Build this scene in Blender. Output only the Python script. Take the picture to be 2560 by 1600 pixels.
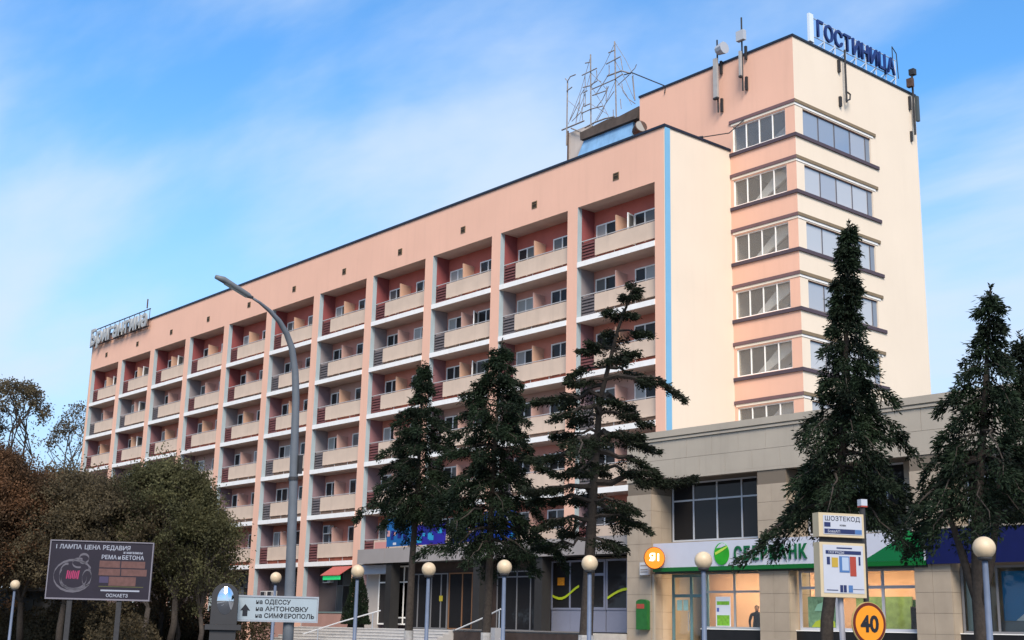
import bpy, math, random
import numpy as np
from mathutils import Vector, Matrix

# ---------------------------------------------------------------- scene, camera, light
sc = bpy.context.scene
for o in list(bpy.data.objects):
    bpy.data.objects.remove(o, do_unlink=True)
COL = sc.collection
R = math.radians
rng = random.Random(7)

YAW, PITCH, ROLL = R(-49.8267), R(13.615), R(1.309)
CAM = Vector((41.2672, -44.6046, 0.5598))
cam_d = bpy.data.cameras.new('camera')
cam = bpy.data.objects.new('camera', cam_d)
COL.objects.link(cam)
fw = Vector((math.sin(YAW) * math.cos(PITCH), math.cos(YAW) * math.cos(PITCH), math.sin(PITCH)))
rt0 = Vector((math.cos(YAW), -math.sin(YAW), 0))
up0 = rt0.cross(fw)
rt = rt0 * math.cos(ROLL) + up0 * math.sin(ROLL)
up = up0 * math.cos(ROLL) - rt0 * math.sin(ROLL)
m = Matrix((rt, up, -fw)).transposed().to_4x4()
m.translation = CAM
cam.matrix_world = m
cam_d.sensor_width = 36.0
cam_d.lens = 3198.53 / 2560 * 36.0
cam_d.clip_start = 0.1
cam_d.clip_end = 5000
sc.camera = cam

SUN_AZ = math.atan2(0.80, -0.60)      # from +Y towards +X
SUN_EL = R(44)
wd = bpy.data.worlds.new('World')
sc.world = wd
wd.use_nodes = True
nt = wd.node_tree
nt.nodes.clear()
N = nt.nodes.new
def lk(a, b): nt.links.new(a, b)
w_out = N('ShaderNodeOutputWorld')
w_bg = N('ShaderNodeBackground'); w_bg.inputs[1].default_value = 0.10
sky = N('ShaderNodeTexSky'); sky.sky_type = 'NISHITA'; sky.sun_disc = False
sky.sun_elevation = SUN_EL; sky.sun_rotation = SUN_AZ
sky.air_density = 1.0; sky.dust_density = 0.35; sky.ozone_density = 2.0; sky.altitude = 50
w_tint = N('ShaderNodeMix'); w_tint.data_type = 'RGBA'; w_tint.blend_type = 'MULTIPLY'
w_tint.inputs[0].default_value = 1.0
w_tint.inputs[7].default_value = (0.90, 1.62, 2.05, 1)
w_tc = N('ShaderNodeTexCoord')
w_sep = N('ShaderNodeSeparateXYZ'); lk(w_tc.outputs['Generated'], w_sep.inputs[0])
w_add = N('ShaderNodeMath'); w_add.operation = 'ADD'; w_add.inputs[1].default_value = 0.22
lk(w_sep.outputs[2], w_add.inputs[0])
w_mx = N('ShaderNodeMath'); w_mx.operation = 'MAXIMUM'; w_mx.inputs[1].default_value = 0.05
lk(w_add.outputs[0], w_mx.inputs[0])
w_div = N('ShaderNodeVectorMath'); w_div.operation = 'DIVIDE'
lk(w_tc.outputs['Generated'], w_div.inputs[0]); lk(w_mx.outputs[0], w_div.inputs[1])
w_map = N('ShaderNodeMapping'); w_map.inputs['Location'].default_value = (11.42, 4.4, 0)
w_map.inputs['Rotation'].default_value = (0, 0, R(-50)); w_map.inputs['Scale'].default_value = (0.55, 1.25, 0.0)
lk(w_div.outputs[0], w_map.inputs[0])
w_n1 = N('ShaderNodeTexNoise'); w_n1.inputs['Scale'].default_value = 1.35; w_n1.inputs['Detail'].default_value = 7
w_n1.inputs['Roughness'].default_value = 0.52; w_n1.inputs['Distortion'].default_value = 0.25
lk(w_map.outputs[0], w_n1.inputs['Vector'])
w_cr = N('ShaderNodeValToRGB'); w_cr.color_ramp.interpolation = 'EASE'
w_cr.color_ramp.elements[0].position = 0.38; w_cr.color_ramp.elements[0].color = (0, 0, 0, 1)
w_cr.color_ramp.elements[1].position = 0.62; w_cr.color_ramp.elements[1].color = (0.85, 0.85, 0.85, 1)
lk(w_n1.outputs[0], w_cr.inputs[0])
w_mix = N('ShaderNodeMix'); w_mix.data_type = 'RGBA'
w_mix.inputs[7].default_value = (5.6, 6.6, 8.1, 1)
w_hz = N('ShaderNodeMapRange'); w_hz.interpolation_type = 'SMOOTHSTEP'       # pale haze towards the horizon
w_hz.inputs[1].default_value = 0.04; w_hz.inputs[2].default_value = 0.42; w_hz.inputs[3].default_value = 0.88; w_hz.inputs[4].default_value = 0.0
lk(w_sep.outputs[2], w_hz.inputs[0])
w_hm = N('ShaderNodeMix'); w_hm.data_type = 'RGBA'; w_hm.inputs[7].default_value = (4.75, 6.1, 8.0, 1)
lk(w_hz.outputs[0], w_hm.inputs[0])
lk(sky.outputs[0], w_tint.inputs[6]); lk(w_tint.outputs[2], w_hm.inputs[6]); lk(w_hm.outputs[2], w_mix.inputs[6])
lk(w_cr.outputs[0], w_mix.inputs[0]); lk(w_mix.outputs[2], w_bg.inputs[0]); lk(w_bg.outputs[0], w_out.inputs[0])

sun_d = bpy.data.lights.new('sun', 'SUN')
sun_d.energy = 4.0
sun_d.angle = R(28)
sun_d.color = (1.0, 0.89, 0.765)
sun = bpy.data.objects.new('sun', sun_d)
COL.objects.link(sun)
sdir = Vector((math.sin(SUN_AZ) * math.cos(SUN_EL), math.cos(SUN_AZ) * math.cos(SUN_EL), math.sin(SUN_EL)))
sun.rotation_euler = (-sdir).to_track_quat('-Z', 'Y').to_euler()
sun.location = (60, -60, 60)

vs = sc.view_settings
vs.view_transform = 'Standard'; vs.look = 'None'; vs.gamma = 1.0; vs.exposure = 0.36
vs.use_curve_mapping = False

# ---------------------------------------------------------------- materials
MATS = {}
def mat(name, col, rough=0.8, noise=0.0, nscale=3.0, metal=0.0, spec=0.3, stain=0.0, stain_col=None, bump=0.0, bscale=60.0, emit=None, estr=0.0):
    if name in MATS: return MATS[name]
    mt = bpy.data.materials.new(name); mt.use_nodes = True
    t = mt.node_tree; b = t.nodes['Principled BSDF']
    b.inputs['Base Color'].default_value = (*col, 1); b.inputs['Roughness'].default_value = rough
    b.inputs['Metallic'].default_value = metal; b.inputs['Specular IOR Level'].default_value = spec
    cur = None
    tc = t.nodes.new('ShaderNodeNewGeometry')
    if noise > 0:
        n = t.nodes.new('ShaderNodeTexNoise'); n.inputs['Scale'].default_value = nscale; n.inputs['Detail'].default_value = 6
        t.links.new(tc.outputs['Position'], n.inputs['Vector'])
        mr = t.nodes.new('ShaderNodeMapRange'); mr.inputs[1].default_value = 0.25; mr.inputs[2].default_value = 0.75
        mr.inputs[3].default_value = 1 - noise; mr.inputs[4].default_value = 1 + noise
        t.links.new(n.outputs[0], mr.inputs[0])
        mx = t.nodes.new('ShaderNodeMix'); mx.data_type = 'RGBA'; mx.blend_type = 'MULTIPLY'; mx.inputs[0].default_value = 1
        mx.inputs[6].default_value = (*col, 1); t.links.new(mr.outputs[0], mx.inputs[7]); cur = mx.outputs[2]
    if stain > 0:   # vertical rain streaks and blotches
        mp = t.nodes.new('ShaderNodeMapping'); mp.inputs['Scale'].default_value = (2.2, 2.2, 0.16)
        t.links.new(tc.outputs['Position'], mp.inputs[0])
        n2 = t.nodes.new('ShaderNodeTexNoise'); n2.inputs['Scale'].default_value = 1.0; n2.inputs['Detail'].default_value = 8
        n2.inputs['Roughness'].default_value = 0.65
        t.links.new(mp.outputs[0], n2.inputs['Vector'])
        cr = t.nodes.new('ShaderNodeMapRange'); cr.inputs[1].default_value = 0.5; cr.inputs[2].default_value = 0.78
        cr.inputs[3].default_value = 0; cr.inputs[4].default_value = stain
        t.links.new(n2.outputs[0], cr.inputs[0])
        m2 = t.nodes.new('ShaderNodeMix'); m2.data_type = 'RGBA'
        t.links.new(cr.outputs[0], m2.inputs[0])
        if cur is not None: t.links.new(cur, m2.inputs[6])
        else: m2.inputs[6].default_value = (*col, 1)
        sc_ = stain_col or tuple(c * 0.55 for c in col)
        m2.inputs[7].default_value = (*sc_, 1); cur = m2.outputs[2]
    if cur is not None: t.links.new(cur, b.inputs['Base Color'])
    if bump > 0:
        n3 = t.nodes.new('ShaderNodeTexNoise'); n3.inputs['Scale'].default_value = bscale; n3.inputs['Detail'].default_value = 3
        t.links.new(tc.outputs['Position'], n3.inputs['Vector'])
        bp = t.nodes.new('ShaderNodeBump'); bp.inputs['Strength'].default_value = bump; bp.inputs['Distance'].default_value = 0.02
        t.links.new(n3.outputs[0], bp.inputs['Height']); t.links.new(bp.outputs[0], b.inputs['Normal'])
    if emit:
        b.inputs['Emission Color'].default_value = (*emit, 1); b.inputs['Emission Strength'].default_value = estr
    MATS[name] = mt
    return mt

def glass(name, tint=(0.8, 0.85, 0.9), refl=0.12, rough=0.02, dark=None, ior=1.5):
    mt = bpy.data.materials.new(name); mt.use_nodes = True
    t = mt.node_tree; t.nodes.clear()
    out = t.nodes.new('ShaderNodeOutputMaterial'); mx = t.nodes.new('ShaderNodeMixShader')
    if dark is None:
        a = t.nodes.new('ShaderNodeBsdfTransparent'); a.inputs[0].default_value = (*tint, 1)
    else:
        a = t.nodes.new('ShaderNodeBsdfDiffuse'); a.inputs[0].default_value = (*dark, 1)
    g = t.nodes.new('ShaderNodeBsdfGlossy'); g.inputs['Roughness'].default_value = rough; g.inputs[0].default_value = (1, 1, 1, 1)
    ge = t.nodes.new('ShaderNodeNewGeometry'); nz = t.nodes.new('ShaderNodeTexNoise'); nz.inputs['Scale'].default_value = 1.3
    t.links.new(ge.outputs['Position'], nz.inputs['Vector'])
    bp = t.nodes.new('ShaderNodeBump'); bp.inputs['Strength'].default_value = 0.06; bp.inputs['Distance'].default_value = 0.05
    t.links.new(nz.outputs[0], bp.inputs['Height']); t.links.new(bp.outputs[0], g.inputs['Normal'])
    fr = t.nodes.new('ShaderNodeFresnel'); fr.inputs[0].default_value = ior
    ad = t.nodes.new('ShaderNodeMath'); ad.operation = 'ADD'; ad.use_clamp = True; ad.inputs[1].default_value = refl
    t.links.new(fr.outputs[0], ad.inputs[0]); t.links.new(ad.outputs[0], mx.inputs[0])
    t.links.new(a.outputs[0], mx.inputs[1]); t.links.new(g.outputs[0], mx.inputs[2]); t.links.new(mx.outputs[0], out.inputs[0])
    MATS[name] = mt
    return mt

PINK = mat('pink_plaster', (0.765, 0.45, 0.33), 0.9, 0.04, 0.35, stain=0.13, bump=0.25)
CREAM = mat('cream_plaster', (0.745, 0.635, 0.51), 0.9, 0.03, 0.3, stain=0.06, bump=0.25)
PANEL = mat('beige_parapet', (0.575, 0.445, 0.35), 0.9, 0.06, 1.2, stain=0.28, bump=0.2)
WHITE = mat('white_paint', (0.82, 0.80, 0.77), 0.8, 0.04, 2.0, stain=0.25, stain_col=(0.5, 0.45, 0.4))
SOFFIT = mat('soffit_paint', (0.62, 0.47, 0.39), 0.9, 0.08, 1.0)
GREYSTRIP = mat('grey_blue_paint', (0.34, 0.41, 0.44), 0.8, 0.06, 1.5, stain=0.2)
RAIL = mat('grey_rail', (0.42, 0.40, 0.40), 0.5, 0.1, 8)
FRAME = mat('white_frame', (0.93, 0.91, 0.87), 0.6, 0.05, 5)
DARKTRIM = mat('dark_flashing', (0.012, 0.018, 0.035), 0.5, 0.2, 4)
BLUE = mat('blue_paint', (0.17, 0.40, 0.60), 0.6, 0.04, 1.0)
BANDP = mat('purple_brown_band', (0.16, 0.095, 0.10), 0.8, 0.1, 2)
BANDG = mat('umber_band', (0.20, 0.15, 0.095), 0.8, 0.1, 2)
SILL = mat('dark_sill', (0.075, 0.055, 0.07), 0.7, 0.1, 2)
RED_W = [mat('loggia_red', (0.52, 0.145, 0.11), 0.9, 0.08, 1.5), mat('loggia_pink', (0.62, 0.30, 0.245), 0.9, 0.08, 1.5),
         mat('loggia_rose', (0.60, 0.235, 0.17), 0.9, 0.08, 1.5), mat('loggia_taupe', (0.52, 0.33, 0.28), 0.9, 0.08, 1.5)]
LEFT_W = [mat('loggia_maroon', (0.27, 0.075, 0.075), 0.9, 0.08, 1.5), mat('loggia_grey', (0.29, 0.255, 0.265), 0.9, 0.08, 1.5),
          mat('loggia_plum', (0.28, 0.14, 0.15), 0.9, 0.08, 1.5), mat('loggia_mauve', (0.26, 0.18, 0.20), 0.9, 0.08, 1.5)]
SCREEN = [mat('screen_orange', (0.58, 0.36, 0.25), 0.9, 0.08, 1.5), mat('screen_pink', (0.52, 0.33, 0.28), 0.9, 0.08, 1.5)]
LOUV = [mat('louvre_maroon', (0.13, 0.045, 0.045), 0.7, 0.15, 4), mat('louvre_grey', (0.11, 0.095, 0.10), 0.7, 0.15, 4)]
G_DARK = glass('room_glass_dark', dark=(0.045, 0.042, 0.042), refl=0.0, ior=1.22)
G_CURT = glass('room_glass_curtain', dark=(0.42, 0.41, 0.39), refl=0.0, ior=1.25)
G_GREY = glass('room_glass_grey', dark=(0.16, 0.155, 0.15), refl=0.0, ior=1.25)
G_TOWER = glass('stair_glass', tint=(0.86, 0.87, 0.86), refl=0.0, ior=1.35)
G_TOWER = bpy.data.materials.new('brightened_stair_glass'); G_TOWER.use_nodes = True
_t = G_TOWER.node_tree; _o = _t.nodes['Material Output']; _t.nodes.remove(_t.nodes['Principled BSDF'])
_tr = _t.nodes.new('ShaderNodeBsdfTransparent'); _tr.inputs[0].default_value = (0.93, 0.94, 0.93, 1)
_df = _t.nodes.new('ShaderNodeBsdfDiffuse'); _df.inputs[0].default_value = (0.42, 0.41, 0.40, 1)  # grey diffuse mixed in to brighten the panes over the dark stairwell
_gl = _t.nodes.new('ShaderNodeBsdfGlossy'); _gl.inputs['Roughness'].default_value = 0.04
_m1 = _t.nodes.new('ShaderNodeMixShader'); _m1.inputs[0].default_value = 0.15
_m2 = _t.nodes.new('ShaderNodeMixShader'); _m2.inputs[0].default_value = 0.05
_t.links.new(_tr.outputs[0], _m1.inputs[1]); _t.links.new(_df.outputs[0], _m1.inputs[2])
_t.links.new(_m1.outputs[0], _m2.inputs[1]); _t.links.new(_gl.outputs[0], _m2.inputs[2]); _t.links.new(_m2.outputs[0], _o.inputs[0])
G_SKY2 = glass('sky_glass_pale', dark=(0.46, 0.46, 0.46), refl=0.10)
G_SKY3 = glass('sky_glass_blue', dark=(0.22, 0.24, 0.28), refl=0.22)  # top-row panes, sky reflection partly put into the blue-grey base colour
G_SKY = glass('sky_glass', dark=(0.36, 0.36, 0.37), refl=0.14)
G_SHOP = glass('shop_glass', tint=(0.94, 0.95, 0.93), refl=0.0, ior=1.3)
G_TINT = glass('tinted_glass', dark=(0.018, 0.018, 0.02), refl=0.0, ior=1.3)
TILE = mat('facing_tile', (0.365, 0.30, 0.23), 0.7, 0.09, 1.6, stain=0.15)
TILEB = mat('tile_backing', (0.16, 0.13, 0.10), 0.9)
FASC = mat('podium_panel', (0.385, 0.337, 0.275), 0.75, 0.07, 0.8, stain=0.2)
GREYP = mat('grey_fascia', (0.29, 0.265, 0.255), 0.7, 0.06, 1.0, stain=0.15)
BLACKST = mat('black_stone', (0.012, 0.011, 0.012), 0.35, 0.2, 3)
LILAC = mat('lilac_grey_metal', (0.18, 0.19, 0.25), 0.5, 0.04, 2)
STEP = mat('step_stone', (0.42, 0.40, 0.38), 0.85, 0.12, 4, stain=0.2)
DKWOOD = mat('dark_cladding', (0.05, 0.035, 0.03), 0.7, 0.25, 3)
DKGREY = mat('dark_grey_wall', (0.06, 0.06, 0.06), 0.8, 0.2, 1.5)
STEEL = mat('galvanised_steel', (0.30, 0.33, 0.37), 0.5, 0.1, 4, metal=0.2)
LAMPBLUE = mat('blue_grey_post', (0.12, 0.15, 0.215), 0.5, 0.1, 5)
GLOBE = mat('opal_globe', (0.55, 0.43, 0.285), 0.45, 0.16, 5, spec=0.4)
IRON = mat('dark_iron', (0.03, 0.03, 0.033), 0.6, 0.2, 8)
RUST = mat('rusty_iron', (0.085, 0.05, 0.038), 0.85, 0.4, 9)
BARK = mat('spruce_bark', (0.045, 0.036, 0.030), 0.95, 0.35, 12, bump=0.6, bscale=25)
WASHED = mat('whitewashed_bark', (0.36, 0.35, 0.34), 0.95, 0.25, 8, bump=0.5, bscale=25)
BARK2 = mat('grey_bark', (0.055, 0.045, 0.038), 0.95, 0.35, 10)

def leafmat(name, c1, c2, scale=0.9, trans=0.4):
    mt = bpy.data.materials.new(name); mt.use_nodes = True
    t = mt.node_tree; b = t.nodes['Principled BSDF']; b.inputs['Roughness'].default_value = 0.7
    b.inputs['Specular IOR Level'].default_value = 0.15
    g = t.nodes.new('ShaderNodeNewGeometry'); n = t.nodes.new('ShaderNodeTexNoise'); n.inputs['Scale'].default_value = scale; n.inputs['Detail'].default_value = 5
    t.links.new(g.outputs['Position'], n.inputs['Vector'])
    r = t.nodes.new('ShaderNodeValToRGB'); r.color_ramp.elements[0].position = 0.35; r.color_ramp.elements[1].position = 0.66
    r.color_ramp.elements[0].color = (*c1, 1); r.color_ramp.elements[1].color = (*c2, 1)
    t.links.new(n.outputs[0], r.inputs[0]); t.links.new(r.outputs[0], b.inputs['Base Color'])
    tl_ = t.nodes.new('ShaderNodeBsdfTranslucent'); t.links.new(r.outputs[0], tl_.inputs[0])
    mx = t.nodes.new('ShaderNodeMixShader'); mx.inputs[0].default_value = trans
    t.links.new(b.outputs[0], mx.inputs[1]); t.links.new(tl_.outputs[0], mx.inputs[2]); t.links.new(mx.outputs[0], t.nodes['Material Output'].inputs[0])
    MATS[name] = mt
    return mt
NEEDLE = leafmat('spruce_needles', (0.008, 0.013, 0.008), (0.019, 0.034, 0.016), 1.4, 0.2)
NEEDLE2 = leafmat('cedar_needles', (0.010, 0.013, 0.008), (0.021, 0.030, 0.015), 1.4, 0.2)
LEAF_O = leafmat('autumn_leaves', (0.075, 0.05, 0.03), (0.20, 0.10, 0.05), 0.5)
LEAF_B = leafmat('olive_brown_leaves', (0.066, 0.053, 0.032), (0.15, 0.118, 0.068), 0.6)
LEAF_G = leafmat('olive_green_leaves', (0.055, 0.055, 0.028), (0.13, 0.125, 0.058), 0.6)

# ---------------------------------------------------------------- mesh helpers
class MB:
    def __init__(s): s.v = []; s.f = []; s.m = []
    def box(s, x0, x1, y0, y1, z0, z1, mi=0, fx=None, fy=None, fz=None):
        # mi default slot, fx slot of +x face, fy slot of -y face, fz slot of bottom
        i = len(s.v)
        s.v += [(x0, y0, z0), (x1, y0, z0), (x1, y1, z0), (x0, y1, z0), (x0, y0, z1), (x1, y0, z1), (x1, y1, z1), (x0, y1, z1)]
        s.f += [(i, i + 3, i + 2, i + 1), (i + 4, i + 5, i + 6, i + 7), (i, i + 1, i + 5, i + 4), (i + 1, i + 2, i + 6, i + 5), (i + 2, i + 3, i + 7, i + 6), (i + 3, i, i + 4, i + 7)]
        s.m += [mi if fz is None else fz, mi, mi if fy is None else fy, mi if fx is None else fx, mi, mi]
        return s
    def quad(s, a, b, c, d, mi=0):
        i = len(s.v); s.v += [tuple(a), tuple(b), tuple(c), tuple(d)]; s.f.append((i, i + 1, i + 2, i + 3)); s.m.append(mi); return s
    def tube(s, pts, rad, n=8, mi=0, cap=True):
        pts = [Vector(p) for p in pts]
        if not isinstance(rad, (list, tuple)): rad = [rad] * len(pts)
        base = len(s.v); a = None
        for k, p in enumerate(pts):
            d = (pts[min(k + 1, len(pts) - 1)] - pts[max(k - 1, 0)])
            if d.length < 1e-9: d = Vector((0, 0, 1))
            d.normalize()
            if a is None: a = d.cross(Vector((0, 0, 1)) if abs(d.z) < 0.9 else Vector((0, 1, 0))).normalized()
            else: a = (a - d * a.dot(d)).normalized()
            b = d.cross(a)
            for j in range(n):
                t = 2 * math.pi * j / n
                s.v.append(tuple(p + (a * math.cos(t) + b * math.sin(t)) * rad[k]))
        for k in range(len(pts) - 1):
            for j in range(n):
                s.f.append((base + k * n + j, base + k * n + (j + 1) % n, base + (k + 1) * n + (j + 1) % n, base + (k + 1) * n + j)); s.m.append(mi)
        if cap:
            s.f.append(tuple(base + j for j in reversed(range(n)))); s.m.append(mi)
            e = base + (len(pts) - 1) * n
            s.f.append(tuple(e + j for j in range(n))); s.m.append(mi)
        return s
    def lathe(s, c, prof, n=16, mi=0, axis=None):
        base = len(s.v)
        for (r, z) in prof:
            for j in range(n):
                t = 2 * math.pi * j / n
                s.v.append((c[0] + r * math.cos(t), c[1] + r * math.sin(t), c[2] + z))
        for k in range(len(prof) - 1):
            for j in range(n):
                s.f.append((base + k * n + j, base + k * n + (j + 1) % n, base + (k + 1) * n + (j + 1) % n, base + (k + 1) * n + j)); s.m.append(mi)
        s.f.append(tuple(base + j for j in reversed(range(n)))); s.m.append(mi)
        e = base + (len(prof) - 1) * n
        s.f.append(tuple(e + j for j in range(n))); s.m.append(mi)
        return s
    def prism(s, poly, y0, y1, mi=0, mf=None):
        # polygon in x,z extruded along y; the front (y0) face may take its own slot
        i = len(s.v); n = len(poly)
        s.v += [(x, y0, z) for x, z in poly] + [(x, y1, z) for x, z in poly]
        s.f.append(tuple(range(i, i + n))); s.m.append(mi if mf is None else mf)
        s.f.append(tuple(reversed(range(i + n, i + 2 * n)))); s.m.append(mi)
        for k in range(n):
            s.f.append((i + k, i + n + k, i + n + (k + 1) % n, i + (k + 1) % n)); s.m.append(mi)
        return s
    def mesh(s, name, mats, smooth=False, off=(0, 0, 0)):
        me = bpy.data.meshes.new(name)
        me.from_pydata([(x - off[0], y - off[1], z - off[2]) for x, y, z in s.v], [], s.f)
        if not isinstance(mats, (list, tuple)): mats = [mats]
        for q in mats: me.materials.append(q)
        me.polygons.foreach_set('material_index', s.m)
        if smooth: me.polygons.foreach_set('use_smooth', [True] * len(me.polygons))
        me.update()
        return me

WLOC = {}
def inst(me, name, loc=(0, 0, 0), parent=None, rot=None, local=False):
    o = bpy.data.objects.new(name, me)
    COL.objects.link(o)
    w = Vector(loc)
    if parent is not None:
        o.parent = parent
        o.location = w if local else w - WLOC[parent.name]
    else: o.location = w
    if rot: o.rotation_euler = rot
    WLOC[o.name] = w
    return o
def build(mb, name, mats, parent=None, smooth=False, local=False):
    # world-space mesh; its origin is put at the middle of its bottom
    if local:
        return inst(mb.mesh(name, mats, smooth), name, (0, 0, 0), parent, local=True)
    a = np.array(mb.v); lo = a.min(0); hi = a.max(0)
    c = ((lo[0] + hi[0]) / 2, (lo[1] + hi[1]) / 2, lo[2])
    return inst(mb.mesh(name, mats, smooth, c), name, c, parent)
def tag(o, label=None, cat=None, group=None, kind=None):
    if label: o['label'] = label
    if cat: o['category'] = cat
    if group: o['group'] = group
    if kind: o['kind'] = kind
    return o
def thing(name, loc, label, cat, group=None, rz=0.0):
    o = bpy.data.objects.new(name, None); COL.objects.link(o)
    o.location = loc; o.rotation_euler = (0, 0, rz); o.empty_display_size = 0.3
    WLOC[o.name] = Vector(loc)
    return tag(o, label, cat, group)
def text_mesh(s, size, depth, material, align='LEFT', bold=0.0, sx=1.0):
    cu = bpy.data.curves.new('lettering', 'FONT'); cu.body = s; cu.size = size; cu.extrude = depth / 2
    cu.align_x = align; cu.align_y = 'BOTTOM_BASELINE'; cu.offset = bold; cu.resolution_u = 3
    to = bpy.data.objects.new('tmp_text', cu); COL.objects.link(to)
    dg = bpy.context.evaluated_depsgraph_get(); dg.update()
    me = bpy.data.meshes.new_from_object(to.evaluated_get(dg))
    bpy.data.objects.remove(to, do_unlink=True)
    if sx != 1.0:
        for v in me.vertices: v.co.x *= sx
    me.materials.clear(); me.materials.append(material)
    return me
TXT_F = (R(90), 0, 0)                     # reads from -Y
TXT_R = (R(90), 0, R(90))                 # reads from +X

# ---------------------------------------------------------------- ground and street
ASPH = mat('asphalt', (0.05, 0.05, 0.052), 0.9, 0.2, 3, bump=0.4)
PAVE = mat('paving', (0.20, 0.19, 0.18), 0.9, 0.15, 2, bump=0.3)
EARTH = mat('earth', (0.07, 0.06, 0.04), 0.95, 0.3, 1.5)
GZ = -1.0
g = MB().quad((-900, -900, GZ - 0.02), (900, -900, GZ - 0.02), (900, 900, GZ - 0.02), (-900, 900, GZ - 0.02))
tag(build(g, 'ground', EARTH), kind='structure')
g = MB().quad((-300, -42, GZ), (300, -42, GZ), (300, -24.5, GZ), (-300, -24.5, GZ))
road = tag(build(g, 'road', ASPH), kind='structure')
g = MB()
for k in range(-30, 31): g.quad((k * 9, -33.3, GZ + 0.005), (k * 9 + 4, -33.3, GZ + 0.005), (k * 9 + 4, -33.15, GZ + 0.005), (k * 9, -33.15, GZ + 0.005))
build(g, 'lane_marking', WHITE, road)
g = MB().box(-300, 300, -24.3, -5.0, GZ - 0.1, GZ + 0.13)
pv = tag(build(g, 'pavement', PAVE), kind='structure')
g = MB().box(-300, 300, -24.5, -24.302, GZ - 0.1, GZ + 0.15)
build(g, 'kerb', mat('kerb_stone', (0.3, 0.29, 0.28), 0.9, 0.15, 3), pv)
g = MB().box(-300, 300, -60, -42.2, GZ - 0.1, GZ + 0.13)
pv2 = tag(build(g, 'pavement', PAVE), kind='structure')
g = MB().box(-300, 300, -42.198, -42.0, GZ - 0.1, GZ + 0.15)
build(g, 'kerb', MATS['kerb_stone'], pv2)

# ---------------------------------------------------------------- hotel block
W, PW, X0 = 6.4093, 0.7862, -0.6987
OW = W - PW
ZT, ZO, ZS, H = 25.38, 22.613, 19.535, 3.0
XL = X0 - 10 * W - OW - 0.35
LD = 1.25                                    # loggia depth
hotel = thing('hotel_building', (XL / 2, 0, GZ), 'long seven storey pink hotel block with rows of beige balconies', 'building')
def opx(k): return X0 - k * W - OW           # left edge of bay k (0 = nearest the tower)

core = MB().box(XL + 0.02, -0.06, LD + 0.01, 13.5, GZ, ZT - 0.4)
build(core, 'core_wall', [CREAM], hotel)
ew = MB().box(-0.06, 0.0, 0.004, 13.5, GZ, ZT)
build(ew, 'end_wall', CREAM, hotel)
build(MB().box(0.0, 0.035, 0.0, 0.36, 9.3, ZT - 0.02), 'corner_strip', BLUE, hotel)
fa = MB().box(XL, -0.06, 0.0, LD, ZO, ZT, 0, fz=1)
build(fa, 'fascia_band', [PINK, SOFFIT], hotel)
cap = MB().box(XL - 0.05, 0.06, -0.07, 0.35, ZT, ZT + 0.13).box(-0.30, 0.06, 0.351, 13.5, ZT, ZT + 0.13)
build(cap, 'roof_edge', DARKTRIM, hotel)
build(MB().box(XL + 0.3, -0.31, 0.36, 13.4, ZT - 0.38, ZT - 0.2), 'roof_deck', ASPH, hotel)
vent_me = MB().box(-0.21, 0.21, -0.03, 0.0, -0.20, 0.20, 0).box(-0.165, 0.165, -0.033, -0.0301, -0.155, 0.155, 1).box(-0.165, 0.165, -0.05, -0.0335, 0.02, 0.05, 0).mesh('vent', [mat('vent_brown', (0.16, 0.11, 0.06), 0.8), mat('vent_dark', (0.03, 0.022, 0.016), 0.9)])  # dark plate paints the shade of the recess, no hole is cut
for k in range(11): inst(vent_me, 'vent', (opx(k) + OW / 2 + 0.08, 0, 23.62), hotel)

# piers (the right one closes the block; those over the entrance start on the canopy roof)
for k in range(12):
    if k == 0: a, b = X0, -0.06
    elif k == 11: a, b = XL, XL + 0.35
    else: a, b = X0 - k * W, X0 - k * W + PW
    zb = 4.3 if a > -23 else GZ
    p = build(MB().box(a, b, 0.0, LD + 0.004, zb, ZO), 'pier', PINK, hotel)
    if k > 0:
        build(MB().box(b, b + 0.012, 0.003, 0.30, zb, ZO - 0.003), 'pier_side', GREYSTRIP, p)
build(MB().box(XL - 0.12, XL - 0.004, -0.03, 0.30, GZ, ZT - 0.5), 'drain_pipe', mat('beige_pipe', (0.50, 0.42, 0.34), 0.7), hotel)

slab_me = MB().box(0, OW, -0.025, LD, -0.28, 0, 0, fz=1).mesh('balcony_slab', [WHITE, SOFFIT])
panel_me = MB().box(1.03, OW, 0.30, 0.36, 0.27, 1.15).mesh('parapet_panel', PANEL)
railmb = MB().box(0, OW, 0.285, 0.345, 1.19, 1.235)
for xx in (0.04, 1.0, 2.4, 3.9, 5.4): railmb.box(xx, xx + 0.035, 0.361, 0.395, 0.0, 1.19)
rail_me = railmb.mesh('handrail', RAIL)
louv_me = []
for lm in LOUV:
    mb = MB()
    for j in range(6):
        z = 0.14 + j * 0.17
        mb.quad((0.05, 0.30, z), (1.0, 0.30, z), (1.0, 0.36, z + 0.13), (0.05, 0.36, z + 0.13))
        mb.quad((0.05, 0.298, z), (0.05, 0.298, z - 0.02), (1.0, 0.298, z - 0.02), (1.0, 0.298, z))
    mb.box(0.0, 0.05, 0.30, 0.36, 0.05, 1.18).box(1.0, 1.03, 0.30, 0.36, 0.05, 1.18)
    mb.box(0.05, 1.0, 0.37, 0.375, 0.05, 1.1)
    louv_me.append(mb.mesh('louvre', lm))
base_me = [MB().box(0.05, OW, 0.38, 0.42, 0.0, 0.26).mesh('upstand', q) for q in (mat('upstand_red', (0.22, 0.06, 0.035), 0.9, 0.3, 2), mat('upstand_brown', (0.14, 0.09, 0.065), 0.9, 0.3, 2))]
scr_me = []
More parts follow.
